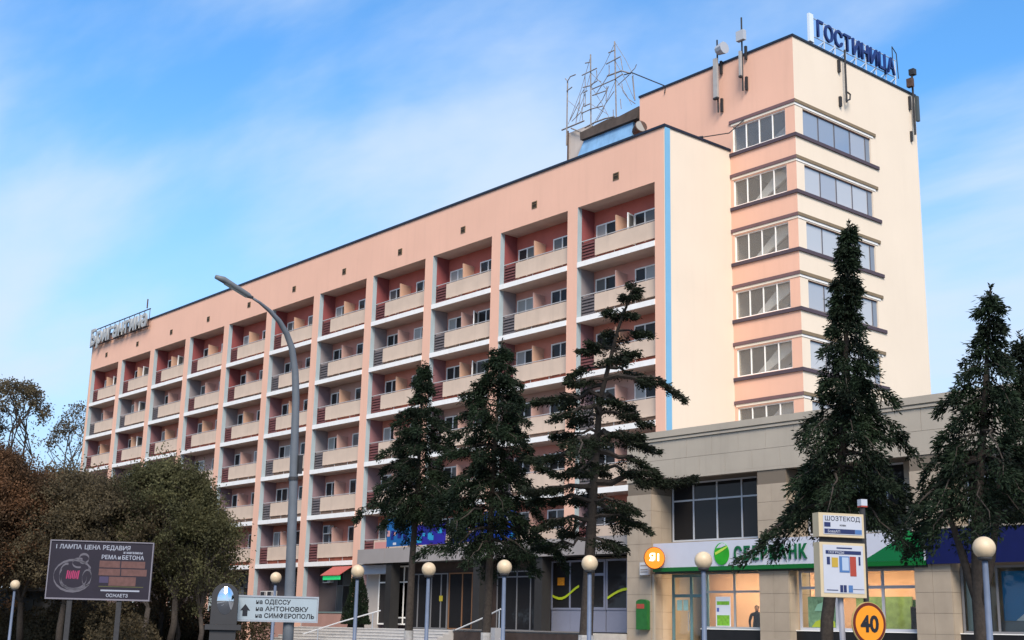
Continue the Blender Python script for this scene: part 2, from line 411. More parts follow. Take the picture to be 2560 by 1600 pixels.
for q in SCREEN:
    mb = MB(); y0, y1 = 0.42, LD - 0.003
    poly = [(y0 - 0.02, 2.18), (y0 + 0.05, 0.02), (y1, 0.02), (y1, 2.12)]
    i = len(mb.v)
    for xx in (2.43, 2.50):
        mb.v += [(xx, yy, zz) for yy, zz in poly]
    mb.f += [(0, 1, 2, 3), (7, 6, 5, 4), (0, 4, 5, 1), (1, 5, 6, 2), (2, 6, 7, 3), (3, 7, 4, 0)]; mb.m += [0] * 6
    scr_me.append(mb.mesh('partition_screen', q))
# loggia linings: back wall and left wall, by floor
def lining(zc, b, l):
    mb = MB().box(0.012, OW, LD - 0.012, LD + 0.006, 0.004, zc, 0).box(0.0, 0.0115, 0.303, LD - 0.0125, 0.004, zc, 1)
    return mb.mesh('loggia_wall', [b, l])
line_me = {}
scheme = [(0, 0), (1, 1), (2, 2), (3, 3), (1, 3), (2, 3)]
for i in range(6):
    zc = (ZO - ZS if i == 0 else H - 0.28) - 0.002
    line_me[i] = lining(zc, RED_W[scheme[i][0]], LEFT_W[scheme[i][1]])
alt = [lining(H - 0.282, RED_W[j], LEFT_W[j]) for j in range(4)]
# windows: a balcony door beside a casement, white frame
def frame_mesh(w, h, leaf, t=0.07):
    mb = MB(); y0, y1 = -0.07, 0.0
    mb.box(0, w, y0, y1, h - t, h).box(0, w, y0, y1, 0, t)
    xs = [0, leaf, w - t]
    for xx in xs: mb.box(xx, xx + t, y0 - 0.004, y1, t, h - t)
    return mb.mesh('window', FRAME)
WIN_W, WIN_H, LEAF = 1.55, 2.16, 0.72
win_me = frame_mesh(WIN_W, WIN_H, LEAF)
def pane_mesh(x0, x1, q):
    return MB().box(x0, x1, -0.035, -0.02, 0.07, WIN_H - 0.07).mesh('pane', q)
panes = {}
for nm, q in (('d', G_DARK), ('c', G_CURT), ('g', G_GREY)):
    panes[nm] = (pane_mesh(0.07, LEAF, q), pane_mesh(LEAF + 0.07, WIN_W - 0.07, q))
ajar_me = MB().box(0, 0.62, -0.03, 0.03, 0, 2.05, 0).box(0.09, 0.53, -0.034, 0.034, 0.09, 1.96, 1).mesh('open_leaf', [FRAME, G_GREY])
ac_me = MB().box(0, 0.82, -0.30, 0.0, 0, 0.56, 0).box(0.06, 0.56, -0.306, -0.3005, 0.06, 0.50, 1).box(0.62, 0.78, -0.306, -0.3005, 0.08, 0.48, 2).mesh('cooling_unit', [mat('ac_white', (0.55, 0.54, 0.52), 0.6, 0.05), IRON, GREYP])
seat_me = MB().box(0, 0.5, 0, 0.45, 0.4, 0.44).box(0, 0.04, 0, 0.04, 0, 0.4).box(0.46, 0.5, 0, 0.04, 0, 0.4).box(0, 0.04, 0.41, 0.45, 0, 1.0).box(0.46, 0.5, 0.41, 0.45, 0, 1.0).box(0.04, 0.46, 0.43, 0.45, 0.6, 0.95).mesh('balcony_chair', IRON)
for k in range(11):
    for i in range(6):
        zf = ZS - i * H
        ox = opx(k)
        s_ = inst(slab_me, 'balcony_slab', (ox, 0, zf), hotel)
        inst(panel_me, 'parapet_panel', (ox, 0, zf), s_)
        inst(rail_me, 'handrail', (ox, 0, zf), s_)
        redfloor = i in (0, 2, 5)
        inst(louv_me[0 if (redfloor or rng.random() < 0.25) else 1], 'louvre', (ox, 0, zf), s_)
        inst(base_me[0 if redfloor else 1], 'upstand', (ox, 0, zf), s_)
        if not (k in (5, 7, 10, 9) and i in (3, 4)):
            inst(scr_me[0 if i in (0, 2) else 1], 'partition_screen', (ox, 0, zf), s_)
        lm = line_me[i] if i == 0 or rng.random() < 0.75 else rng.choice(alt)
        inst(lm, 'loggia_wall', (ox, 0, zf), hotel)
        for wx in (0.22 + rng.uniform(-0.03, 0.05), 3.10 + rng.uniform(-0.05, 0.1)):
            wn = inst(win_me, 'window', (ox + wx, LD - 0.013, zf + 0.10), hotel)
            for j in (0, 1):
                nm = rng.choice('ddddgc')
                inst(panes[nm][j], 'pane', (ox + wx, LD - 0.013, zf + 0.10), wn)
        if rng.random() < 0.22:
            inst(ajar_me, 'open_leaf', (ox + 3.05, LD - 0.1, zf + 0.12), hotel, (0, 0, R(-rng.uniform(50, 95))))
        if rng.random() < 0.16 and i > 1:
            inst(ac_me, 'cooling_unit', (ox + 0.10, LD - 0.35, zf + 0.55), hotel, (0, 0, 0))
        if rng.random() < 0.25:
            inst(seat_me, 'balcony_chair', (ox + rng.choice((0.9, 4.3)), 0.55, zf), hotel)

# ground storey behind the piers, left of the entrance
GFW = mat('ground_floor_grey', (0.13, 0.105, 0.105), 0.9, 0.1, 1.0)
GPL = mat('pink_plinth', (0.42, 0.24, 0.20), 0.9, 0.1, 1.0, stain=0.3)
GSL = mat('green_grey_sill', (0.18, 0.24, 0.23), 0.7, 0.1)
for k in range(3, 11):
    zc = ZS - 5 * H - 0.285
    build(MB().box(opx(k), opx(k) + OW, LD - 0.02, LD + 0.003, GZ, zc), 'ground_floor_wall', GFW, hotel)
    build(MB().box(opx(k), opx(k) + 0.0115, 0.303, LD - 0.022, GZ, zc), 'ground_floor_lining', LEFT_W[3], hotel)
    pl = build(MB().box(opx(k) + 0.0125, opx(k) + OW, 0.05, 0.30, GZ, 1.33), 'plinth', GPL, hotel)
    build(MB().box(opx(k) + 0.013, opx(k) + OW, 0.02, 0.40, 1.332, 1.42), 'sill', GSL, pl)
def big_window(x, y, z0, w, h, cols, rows, parent, fm, gm, t=0.06, name='window'):
    mb = MB()
    mb.box(x, x + w, y - 0.06, y, z0, z0 + t).box(x, x + w, y - 0.06, y, z0 + h - t, z0 + h)
    xs = [x + w * c for c in cols]; zr = [z0 + h * r for r in rows]
    for xx in [x + t / 2] + xs + [x + w - t / 2]: mb.box(xx - t / 2, xx + t / 2, y - 0.064, y, z0 + t, z0 + h - t)
    for zz in zr: mb.box(x + t, x + w - t, y - 0.058, y, zz - t / 2, zz + t / 2)
    f = build(mb, name, fm, parent)
    X = [x] + xs + [x + w]; Z = [z0] + zr + [z0 + h]
    for a in range(len(X) - 1):
        for b in range(len(Z) - 1):
            q = gm if not isinstance(gm, (list, tuple)) else gm[(a + b) % len(gm)]
            build(MB().box(X[a] + t / 2, X[a + 1] - t / 2, y - 0.03, y - 0.018, Z[b] + t / 2, Z[b + 1] - t / 2), 'pane', q, f)
    return f
GF = mat('grey_frame', (0.17, 0.17, 0.18), 0.6, 0.05)
for k in range(3, 11):
    ox = opx(k)
    big_window(ox + 2.2, LD - 0.03, 1.45, 3.3, 2.6, (0.22, 0.62, 0.86), (0.62,), hotel, GF, [G_GREY, G_DARK])
inst(ac_me, 'cooling_unit', (opx(4) + 0.9, LD - 0.03, 3.25), hotel)
inst(ac_me, 'cooling_unit', (opx(5) + 0.7, 0.45, 2.2), hotel)
inst(ac_me, 'cooling_unit', (opx(5) + 1.6, 0.45, 2.2), hotel)
inst(ac_me, 'cooling_unit', (opx(4) + 0.85, LD - 0.2, 6.35), hotel)

# ---------------------------------------------------------------- stair tower
TB, TD1, TD, TC, TZ = 4.2334, 5.05, 11.165, 6.6, 30.5
ZB0, HB, GB = 27.055, 3.015, 1.983
tower = thing('stair_tower', (0, TD1 + 5, GZ), 'tall stair tower with pink front and cream side and ribbon windows', 'tower')
fx0, fx1 = 0.20, 3.63            # front openings
sy0, sy1 = 5.70, 11.62           # side openings
wt = 0.30
tw = MB()
tw.box(-TC, fx0, TD1, TD1 + wt, GZ, TZ, 0, fx=1)
tw.box(fx1, TB, TD1, sy0, GZ, TZ, 0, fx=1)
tw.box(TB - wt, TB, sy1, TD1 + TD, GZ, TZ, 1, fy=1)
tw.box(-TC, TB - wt, TD1 + TD - wt, TD1 + TD, GZ, TZ, 1)
tw.box(-TC, -TC + wt, TD1 + wt, TD1 + TD - wt, 20, TZ, 1)
zs_open = [(ZB0 - i * HB - GB + 0.20, ZB0 - i * HB - 0.36) for i in range(6)]
prev = TZ
for (a, b) in zs_open + [(GZ, GZ)]:
    lo = b if a > GZ else GZ
    tw.box(fx0, fx1, TD1, TD1 + wt, lo, prev, 0)
    tw.box(TB - wt, TB, sy0, sy1, lo, prev, 0, fx=1)
    prev = a
build(tw, 'wall', [PINK, CREAM], tower)
build(MB().box(-TC - 0.04, TB + 0.06, TD1 - 0.06, TD1 + 0.3, TZ, TZ + 0.12).box(TB - 0.3, TB + 0.06, TD1 + 0.301, TD1 + TD + 0.05, TZ, TZ + 0.12), 'roof_edge', DARKTRIM, tower)
build(MB().box(-TC + 0.31, TB - 0.31, TD1 + 0.31, TD1 + TD - 0.31, TZ - 0.4, TZ - 0.2), 'roof_deck', ASPH, tower)
LITE = mat('pale_lintel', (0.80, 0.70, 0.58), 0.85, 0.04, 2)
STAIRW = mat('stairwell_wall', (0.40, 0.37, 0.35), 0.9, 0.06, 1.2)
STAIRC = mat('stair_concrete', (0.86, 0.85, 0.83), 0.85, 0.06, 2)
SKYF = mat('steel_frame', (0.10, 0.10, 0.12), 0.4, 0.05)
for i in range(6):
    zt_ = ZB0 - i * HB
    build(MB().box(0.0, TB + 0.0695, TD1 - 0.07, TD1 - 0.003, zt_ - 0.17, zt_), 'upper_band', BANDP, tower)
    build(MB().box(TB + 0.003, TB + 0.07, TD1 - 0.0695, 12.05, zt_ - 0.171, zt_ - 0.001), 'upper_band', BANDG, tower)
    build(MB().box(fx0 - 0.1, TB + 0.029, TD1 - 0.03, TD1 - 0.003, zt_ - 0.30, zt_ - 0.175), 'lintel', LITE, tower)
    build(MB().box(TB + 0.003, TB + 0.03, TD1 - 0.029, 11.85, zt_ - 0.30, zt_ - 0.175), 'lintel', WHITE, tower)
    zc = zt_ - GB
    build(MB().box(0.0, TB + 0.0795, TD1 - 0.08, TD1 - 0.003, zc - 0.02, zc + 0.16), 'sill_band', SILL, tower)
    build(MB().box(TB + 0.003, TB + 0.08, TD1 - 0.0795, 12.25, zc - 0.021, zc + 0.159), 'sill_band', SILL, tower)
    a, b = zs_open[i]
    big_window(fx0, TD1 + 0.12, a, fx1 - fx0, b - a, (0.25, 0.5, 0.75), (), tower, FRAME, G_TOWER, 0.055)
    # side window, in the plane x = const
    xw = TB - 0.14; mb = MB(); t = 0.05; y1w = sy1 - 0.42
    mb.box(xw, xw + 0.06, sy0, sy1, a, a + t).box(xw, xw + 0.06, sy0, sy1, b - t, b)
    ys = [sy0 + (y1w - sy0) * c for c in (0, 0.25, 0.5, 0.75, 1.0)]
    for c, yy in enumerate(ys): mb.box(xw, xw + 0.062, yy, yy + (t if c else 0.06), a + t, b - t)
    fr = build(mb, 'window', SKYF, tower)
    for c in range(4):
        build(MB().box(xw + 0.02, xw + 0.03, ys[c] + t, ys[c + 1], a + t, b - t), 'pane', G_SKY3 if i == 0 and c != 3 else rng.choice((G_SKY, G_SKY2, G_SKY2)), fr)
    build(MB().box(xw - 0.06, xw + 0.05, y1w + 0.06, sy1 - 0.003, a + t, b - t), 'end_panel', mat('blue_grey_panel', (0.20, 0.24, 0.30), 0.7), fr)
    # stairwell behind the front glass
    st = MB()
    zf = a - 0.75
    st.box(0.105, TB - wt - 0.005, TD1 + wt + 0.4, 8.99, zf - 0.18, zf, 1)
    n = 9
    for j in range(n):
        xx = 0.5 + j * 0.30
        st.box(xx, xx + 0.33, 6.3, 7.5, zf + j * 0.165 - 0.10 + 0.1, zf + (j + 1) * 0.165 + 0.1, 1)
    st.quad((0.4, 6.28, zf + 0.15), (0.4, 6.28, zf + 0.62), (3.2, 6.28, zf + 2.12), (3.2, 6.28, zf + 1.65), 1)
    st.prism([(0.75, a - 0.05), (1.25, a - 0.05), (3.3, b - 0.35), (3.3, b + 0.02), (2.6, b + 0.02)] if i else [(0.4, a - 0.05), (0.9, a - 0.05), (1.2, a + 0.2), (0.4, a + 0.35)], 5.62, 5.74, 1)
    build(st, 'stair_flight', [STAIRW, STAIRC], tower)
build(MB().box(-0.3, TB - wt - 0.003, 9.0, 9.1, 8, TZ - 0.45).box(0.04, 0.10, TD1 + wt + 0.01, 8.99, 8, TZ - 0.45), 'stairwell_wall', STAIRW, tower)
build(MB().box(0.105, TB - wt - 0.003, TD1 + wt + 0.01, 8.985, 27.25, 27.4), 'stairwell_ceiling', mat('stairwell_white', (0.6, 0.58, 0.55), 0.9), tower)

# ---------------------------------------------------------------- roof house, antennas, signs on the roofs
rh = thing('roof_house', (-10.4, 8, ZT - 0.2), 'small roof house with blue sloping panel and brown eaves on the hotel roof', 'roof house')
build(MB().box(-14.1, -12.15, 6.4, 11, ZT - 0.2, 30.9), 'side_wall', mat('pale_grey_render', (0.52, 0.45, 0.40), 0.9, 0.08, 0.8, stain=0.3), rh)
build(MB().box(-12.145, -6.65, 7.4, 11, ZT - 0.2, 30.35), 'rear_wall', MATS['pale_grey_render'], rh)
mb = MB(); pts = [(-12.3, 29.75), (-7.5, 29.75), (-7.35, 30.45), (-9.0, 30.30), (-10.0, 30.42), (-12.35, 30.25)]
mb.prism(pts, 5.75, 7.39)
build(mb, 'eaves', mat('brown_eaves', (0.085, 0.065, 0.055), 0.9, 0.3, 2), rh)
bp = MB(); bp.quad((-13.0, 5.45, 27.3), (-7.9, 5.45, 27.3), (-8.0, 5.95, 29.72), (-12.2, 5.95, 29.72)); bp.quad((-7.9, 5.45, 27.3), (-7.9, 6.3, 27.3), (-8.0, 6.3, 29.72), (-8.0, 5.95, 29.72))
bp.quad((-13.0, 5.45, 27.3), (-12.2, 5.95, 29.72), (-12.2, 6.39, 29.72), (-13.0, 6.39, 27.3))
build(bp, 'blue_panel', mat('faded_blue_sheet', (0.20, 0.38, 0.60), 0.6, 0.15, 1.5, stain=0.5, stain_col=(0.06, 0.10, 0.16)), rh)
build(MB().tube([(-14.0, 6.3, 25.2), (-14.0, 6.3, 31.0)], 0.05), 'drain_pipe', RUST, rh)

# wire frame sailing ship standing on the roof house
sh_ = thing('ship_emblem', (-10.8, 6.2, 30.3), 'pale wire frame sailing ship emblem on the roof house', 'emblem')
SHIPM = mat('ship_steel', (0.24, 0.215, 0.20), 0.7, 0.3, 5)
SHIP = {'mast': [[(-14.02, 30.02), (-14.01, 31.31), (-14.0, 34.34)], [(-11.83, 30.34), (-11.92, 35.44)], [(-9.64, 30.36), (-9.81, 35.57)], [(-8.1, 31.18), (-8.29, 32.79)]], 'yard': [[(-12.62, 34.25), (-11.29, 34.29)], [(-12.34, 34.98), (-11.94, 34.9)], [(-12.52, 33.41), (-11.88, 33.32)], [(-10.47, 34.28), (-9.23, 34.36)], [(-10.28, 34.96), (-9.77, 34.96)], [(-11.8, 33.35), (-11.24, 33.44)], [(-11.72, 33.03), (-10.61, 33.03), (-9.76, 33.04), (-9.04, 33.15)], [(-11.67, 32.6), (-10.45, 32.53)], [(-12.48, 33.03), (-12.12, 33.07)], [(-12.43, 32.12), (-11.87, 32.12)], [(-12.58, 31.72), (-11.78, 31.74), (-10.72, 31.62)], [(-14.01, 33.64), (-13.51, 33.76)], [(-14.15, 34.54), (-13.93, 34.29), (-13.69, 34.52), (-13.19, 34.5)]], 'sail_outline': [[(-12.49, 34.24), (-12.44, 33.38)], [(-11.45, 34.26), (-11.4, 33.61), (-11.05, 33.35)], [(-10.35, 34.23), (-10.34, 33.65)], [(-9.35, 34.34), (-9.19, 33.53)], [(-12.52, 33.35), (-12.88, 33.04), (-13.0, 32.29), (-13.27, 31.3)], [(-10.34, 33.65), (-10.93, 33.13), (-11.55, 32.62)], [(-10.38, 32.83), (-10.92, 32.12), (-11.47, 31.76)], [(-12.44, 33.02), (-12.43, 32.12)], [(-9.91, 32.36), (-10.68, 31.75), (-10.91, 31.35), (-11.38, 30.91)], [(-12.51, 32.38), (-12.75, 32.1), (-12.66, 31.32)], [(-13.64, 31.53), (-12.83, 31.88)], [(-13.81, 31.64), (-12.96, 32.64)], [(-9.61, 32.64), (-8.62, 33.02)], [(-9.26, 32.65), (-9.15, 32.09), (-8.7, 31.48), (-8.14, 30.99)], [(-8.51, 33.12), (-8.17, 33.27), (-8.03, 33.48)], [(-10.53, 32.88), (-10.61, 31.96)], [(-9.98, 31.19), (-9.97, 30.77)], [(-9.38, 31.69), (-9.3, 31.03)]], 'hull_rail': [[(-14.5, 31.18), (-12.46, 31.2)], [(-13.63, 31.05), (-12.4, 30.33)], [(-12.41, 30.72), (-11.54, 30.81), (-10.6, 30.79), (-9.83, 30.67)], [(-10.46, 33.51), (-9.84, 33.48), (-9.23, 33.45), (-8.47, 33.02)]]}
for nm, lines in SHIP.items():
    for ln_ in lines:
        r0 = {'mast': 0.045, 'yard': 0.036, 'sail_outline': 0.026, 'hull_rail': 0.05}[nm]
        dy = {'mast': 0.0, 'yard': -0.06, 'sail_outline': 0.07, 'hull_rail': 0.02}[nm]
        build(MB().tube([(x, 6.2 + dy, z) for x, z in ln_], r0, 6), nm, SHIPM, sh_)
for (xa, za, xb_, zb_) in ((-11.92, 35.4, -13.95, 31.4), (-11.92, 34.3, -13.3, 31.6), (-9.81, 35.5, -11.88, 33.3), (-9.81, 35.5, -8.25, 32.8), (-9.8, 34.3, -8.2, 31.3), (-11.88, 33.3, -10.2, 30.6), (-9.75, 33.0, -11.8, 30.6), (-11.9, 34.2, -10.4, 32.5), (-9.7, 33.0, -8.4, 31.0), (-12.5, 33.4, -12.9, 31.3), (-13.95, 33.0, -12.6, 31.7), (-11.85, 32.1, -10.4, 31.0)):
    build(MB().tube([(xa, 6.24, za), ((xa + xb_) / 2 + 0.12, 6.24, (za + zb_) / 2 - 0.08), (xb_, 6.24, zb_)], 0.017, 5), 'rigging', SHIPM, sh_)
build(MB().tube([(-9.0, 6.2, 33.1), (-8.3, 6.15, 33.0), (-4.6, 5.1, 30.6), (-4.6, 4.98, 30.15)], 0.035, 5), 'stay', IRON, sh_)
fl = thing('roof_floodlight', (-2.6, 1.0, ZT), 'round floodlight on the hotel roof edge beside the tower', 'floodlight')
build(MB().tube([(-2.9, 1.0, 26.2), (-2.35, 0.75, 26.3)], [0.28, 0.34], 14), 'housing', RUST, fl)
build(MB().tube([(-2.6, 1.0, ZT), (-2.6, 1.0, 26.0)], 0.05, 6), 'bracket', IRON, fl)
build(MB().tube([(-2.349, 0.749, 26.3), (-2.34, 0.746, 26.302)], [0.31, 0.30], 14), 'lens', mat('dusty_lens', (0.3, 0.28, 0.25), 0.3), fl)
cb = tag(build(MB().tube([(0.02, 2.9, 25.60), (0.5, 4.4, 26.1), (1.0, 4.99, 26.85)], 0.03, 5).tube([(0.02, 2.9, 25.6), (-0.3, 2.6, 25.55)], 0.07, 6), 'roof_cable', IRON), 'dark cable rising from the hotel roof corner to the tower windows', 'cable')

# hotel lettering on the tower roof
hs = thing('roof_sign', (4.0, 10.8, TZ), 'blue hotel lettering on a light steel frame atop the tower', 'sign')
NAVY = mat('navy_letter', (0.010, 0.03, 0.14), 0.45, 0.05)
word = 'ГОСТИНИЦА'
yy = 7.45
for ch in word:
    me = text_mesh(ch, 1.28, 0.12, NAVY, bold=0.018, sx=0.84)
    wd_ = max(v.co.x for v in me.vertices)
    inst(me, 'letter', (4.0, yy, 31.42), hs, TXT_R)
    yy += wd_ + 0.10
LSTEEL = mat('pale_steel', (0.50, 0.56, 0.64), 0.5, 0.1)
fmb = MB()
for z in (31.36, 32.42): fmb.tube([(3.9, 7.2, z), (3.9, yy + 0.2, z)], 0.03, 5)
build(fmb, 'rail', LSTEEL, hs)
for j in range(9):
    y = 7.3 + j * (yy - 7.2) / 8.0
    build(MB().tube([(3.9, y, TZ + 0.1), (3.9, y, 32.42)], 0.035, 5), 'upright', LSTEEL, hs)
    build(MB().tube([(3.9, y, 31.36), (2.9, y + 0.3, TZ + 0.1)], 0.028, 5), 'stay', LSTEEL, hs)
    if j < 8: build(MB().tube([(3.9, y, TZ + 0.1), (3.9, y + (yy - 7.2) / 8.0, 31.36)], 0.022, 5), 'brace', LSTEEL, hs)
build(MB().box(3.8, 3.95, 6.95, 7.30, 31.0, 32.6, 0), 'end_box', mat('pale_box', (0.62, 0.70, 0.78), 0.4), hs)
build(MB().tube([(3.9, yy - 0.1, 32.4), (3.9, yy - 0.1, 33.2), (3.9, yy + 0.3, 32.9), (3.9, yy + 0.4, 31.4)], 0.03, 5), 'bent_bar', IRON, hs)

# name lettering at the far left roof edge
ls = thing('roof_sign', (-64.7, -0.3, ZT), 'pale name lettering in a rusty frame at the far roof edge', 'sign')
PALE = mat('pale_letter', (0.36, 0.37, 0.37), 0.6, 0.1, 3)
xx = -70.7
for ch in 'Бригантина':
    me = text_mesh(ch, 1.95, 0.14, PALE, bold=0.05, sx=1.02)
    wd_ = max(v.co.x for v in me.vertices)
    inst(me, 'letter', (xx, -0.34, 24.85), ls, TXT_F); xx += wd_ + 0.14
fmb = MB()
for z in (24.75, 26.25): fmb.tube([(-70.9, -0.24, z), (-58.6, -0.24, z)], 0.05, 5)
build(fmb, 'rail', IRON, ls)
for j in range(13):
    build(MB().tube([(-70.8 + j * 1.01, -0.24, 24.7), (-70.8 + j * 1.01, -0.24, 26.25)], 0.03, 5), 'upright', RUST if j % 3 == 0 else IRON, ls)
build(MB().tube([(-59.3, -0.24, 26.4), (-59.3, -0.24, 27.2)], 0.06, 5), 'lamp_stub', RUST, ls)

# panel antennas on the tower
def cell_antenna(x, y, zp0, zp1, zt, wide, label, side=False):
    t = thing('panel_antenna', (x, y, zp0), label, 'antenna', 'panel antennas on the tower')
    d = (1, 0) if side else (0, -1)
    build(MB().tube([(x, y, zp0 - 0.8), (x, y, zt)], 0.045, 8), 'pole', IRON, t)
    px, py = x + d[0] * 0.16, y + d[1] * 0.16
    w2 = wide / 2
    build(MB().box(px - w2, px + w2, py - 0.07, py + 0.07, zp0, zp1) if not side else MB().box(px - 0.07, px + 0.07, py - w2, py + w2, zp0, zp1), 'panel', mat('antenna_grey', (0.36, 0.35, 0.34), 0.6, 0.1), t)
    build(MB().box(px - w2 - .02, px + w2 + .02, py - 0.09, py + 0.09, zp0 - 0.10, zp0 - 0.003), 'end_cap', IRON, t)
    bx, by = (x - 0.14, y + 0.10) if side else (x + 0.12, y + 0.16)
    for z in (zp0 - 0.75, (zp0 + zp1) / 2 + 0.3):
        build(MB().box(bx - 0.06, bx + 0.06, by - 0.06, by + 0.06, z, z + 0.75), 'bracket', IRON, t)
    return t
t = cell_antenna(-0.55, 4.80, 28.5, 30.75, 31.9, 0.26, 'wide grey panel antenna on the tower front, left one of two')
dish = MB().tube([(-0.42, 4.7, 31.2), (0.08, 4.66, 31.2)], [0.26, 0.34], 10)
build(dish, 'relay_box', mat('pale_relay', (0.4, 0.42, 0.46), 0.5), t)
t = cell_antenna(1.15, 4.80, 29.2, 30.6, 32.6, 0.12, 'slim panel antenna on the tower front, right one of two')
build(MB().box(0.95, 1.45, 4.55, 4.8, 31.2, 31.75), 'relay_box', MATS['pale_relay'], t)
t = thing('pole_antenna', (4.55, 9.2, 27.9), 'thin dark pole antenna on the cream side of the tower below the sign', 'antenna')
build(MB().tube([(4.5, 9.2, 28.0), (4.5, 9.2, 31.0)], 0.055, 8), 'pole', IRON, t)
build(MB().box(4.235, 4.36, 8.85, 9.0, 29.7, 30.4), 'bracket', IRON, t); build(MB().box(4.235, 4.36, 8.85, 9.0, 27.75, 28.3), 'bracket', IRON, t)
build(MB().tube([(4.5, 9.2, 28.1), (4.5, 9.5, 28.25), (4.5, 9.55, 28.55), (4.5, 9.3, 28.6)], 0.05, 6), 'cable_loop', IRON, t)
t = thing('pole_antenna', (4.5, 15.9, 28), 'dark antenna cluster on the far right corner of the tower', 'antenna')
build(MB().tube([(4.45, 15.7, 28.0), (4.45, 15.7, 31.9)], 0.06, 8), 'pole', IRON, t)
build(MB().box(4.50, 4.66, 15.75, 15.95, 28.8, 30.3), 'panel', mat('dark_panel', (0.06, 0.075, 0.08), 0.5), t)
build(MB().box(4.28, 4.62, 15.35, 15.6, 30.8, 31.3), 'relay_box', RUST, t)
build(MB().box(4.3, 4.62, 15.6, 15.9, 31.6, 31.95), 'relay_box', IRON, t)
build(MB().box(4.235, 4.35, 15.5, 15.62, 27.6, 28.2), 'bracket', IRON, t); build(MB().box(4.235, 4.35, 15.5, 15.62, 29.5, 30.3), 'bracket', IRON, t)

# ---------------------------------------------------------------- podium with the bank
E0 = 2.65
PX1 = 30.5
pod = thing('podium_building', (12, 0, GZ), 'two storey beige tiled podium with bank shopfront beneath the tower', 'building')
fr = MB().box(0.03, PX1, -E0 + 0.06, -0.9, 7.2, 9.28, 0).box(0.03, PX1, -0.9, TD1 - 0.02, 8.9, 9.28, 0)
build(fr, 'upper_fascia', [TILEB], pod)
build(MB().box(-0.03, PX1, -E0 - 0.06, -E0 + 0.3, 8.93, 9.02).box(-0.03, PX1, -E0 - 0.10, -E0 + 0.3, 9.08, 9.36).box(-0.02, PX1, -E0 - 0.02, -E0 + 0.3, 9.021, 9.079), 'cornice', FASC, pod)
# fascia panels, two staggered courses
pan_w = 1.45
fp_me = MB().box(0.006, pan_w - 0.006, -E0, -E0 + 0.058, 0.006, 0.85 - 0.006).mesh('fascia_panel', FASC)
fp_lo = MB().box(0.006, pan_w - 0.006, -E0, -E0 + 0.058, 0.006, 0.77 - 0.006).mesh('fascia_panel', FASC)
fp_h = MB().box(0.006, pan_w / 2 - 0.006, -E0, -E0 + 0.058, 0.006, 0.85 - 0.006).mesh('fascia_panel', FASC)
inst(fp_h, 'fascia_panel', (0.0, 0, 8.07), pod)
for j in range(21):
    inst(fp_lo, 'fascia_panel', (j * pan_w, rng.uniform(0, 0.006), 7.30), pod)
    if j < 20: inst(fp_me, 'fascia_panel', (pan_w / 2 + j * pan_w, rng.uniform(0, 0.006), 8.07), pod)
build(MB().box(-0.01, PX1, -E0 - 0.01, -E0 + 0.25, 7.18, 7.30), 'fascia_edge', FASC, pod)
build(MB().box(0.0, 0.03, -E0 + 0.06, 0.0, GZ, 9.2), 'end_wall', FASC, pod)
# tiled piers
th = 0.733
tile_me = MB().box(0.005, 0.735, -0.03, 0.0, 0.005, th - 0.005).mesh('tile', TILE)
tiles_side = MB().box(-0.0, 0.03, 0.005, 0.64, 0.005, th - 0.005).mesh('tile', TILE)
piers = [0.0, 7.48, 14.62, 21.76, 28.9]
for pi_, px in enumerate(piers):
    pr = build(MB().box(px + 0.031 if pi_ == 0 else px + 0.01, px + 1.46, -E0 + 0.03, -1.2, GZ, 7.17), 'pier', TILEB, pod)
    for r_ in range(11):
        z = 0.01 - th + r_ * th
        hz = th
        if z + th > 7.17: break
        for c in range(2): inst(tile_me, 'tile', (px + c * 0.74, -E0 + 0.03 - rng.uniform(0, 0.006), z), pr)
        for c in range(2): inst(tiles_side, 'tile', (px + 1.461, -E0 + 0.035 + c * 0.65, z), pr)
# upper storey: recessed wall with tall windows
for bi in range(4):
    xa = piers[bi] + 1.46; xb = piers[bi + 1]
    build(MB().box(xa + 0.035, xb, -1.33, -1.15, 4.4, 4.56).box(xb - 1.05, xb, -1.35, -1.15, 4.561, 7.19), 'upper_wall', TILE, pod)
    big_window(xa + 0.04, -1.2, 4.565, xb - 1.06 - xa, 2.62, (0.255, 0.53, 0.81), (0.69,), pod, mat('upper_frame', (0.60, 0.62, 0.66), 0.5), G_TINT, 0.07)
    build(MB().box(xa + 0.04, xb, -1.15, -1.05, 4.4, 7.2), 'blind', DKGREY, pod)
build(MB().box(0.04, PX1, -1.9, -1.2, 4.2, 4.38), 'storey_slab', TILEB, pod)
build(MB().box(0.04, PX1, 2.5, 2.7, GZ, 7.1), 'rear_wall', DKGREY, pod)
# bank ground floor
WARM = mat('bank_interior', (0.68, 0.42, 0.28), 0.9, 0.08, 1.0)
build(MB().box(1.0, 14.8, 1.3, 1.45, 0.0, 4.1), 'interior_wall', WARM, pod)
build(MB().box(1.0, 14.8, -2.0, 1.45, 3.45, 3.6), 'interior_ceiling', WHITE, pod)
build(MB().box(0.6, 30, -2.0, 2.4, -0.3, 0.0), 'interior_floor', mat('bank_floor', (0.30, 0.24, 0.19), 0.5), pod)
LAMP_E = mat('ceiling_lamp_lit', (0.9, 0.8, 0.65), 0.5, emit=(1.0, 0.80, 0.56), estr=24.0)
for xx in (3.4, 5.4, 6.9, 10.6, 12.8):
    tag(build(MB().box(xx - 0.6, xx + 0.6, -0.95, -0.15, 3.40, 3.44), 'ceiling_lamp', LAMP_E, pod))
GREENP = mat('green_hedge_print', (0.10, 0.24, 0.03), 0.8, 0.6, 14)
build(MB().box(5.0, 8.2, 1.2, 1.28, 0.3, 1.55), 'green_wall_panel', GREENP, pod)
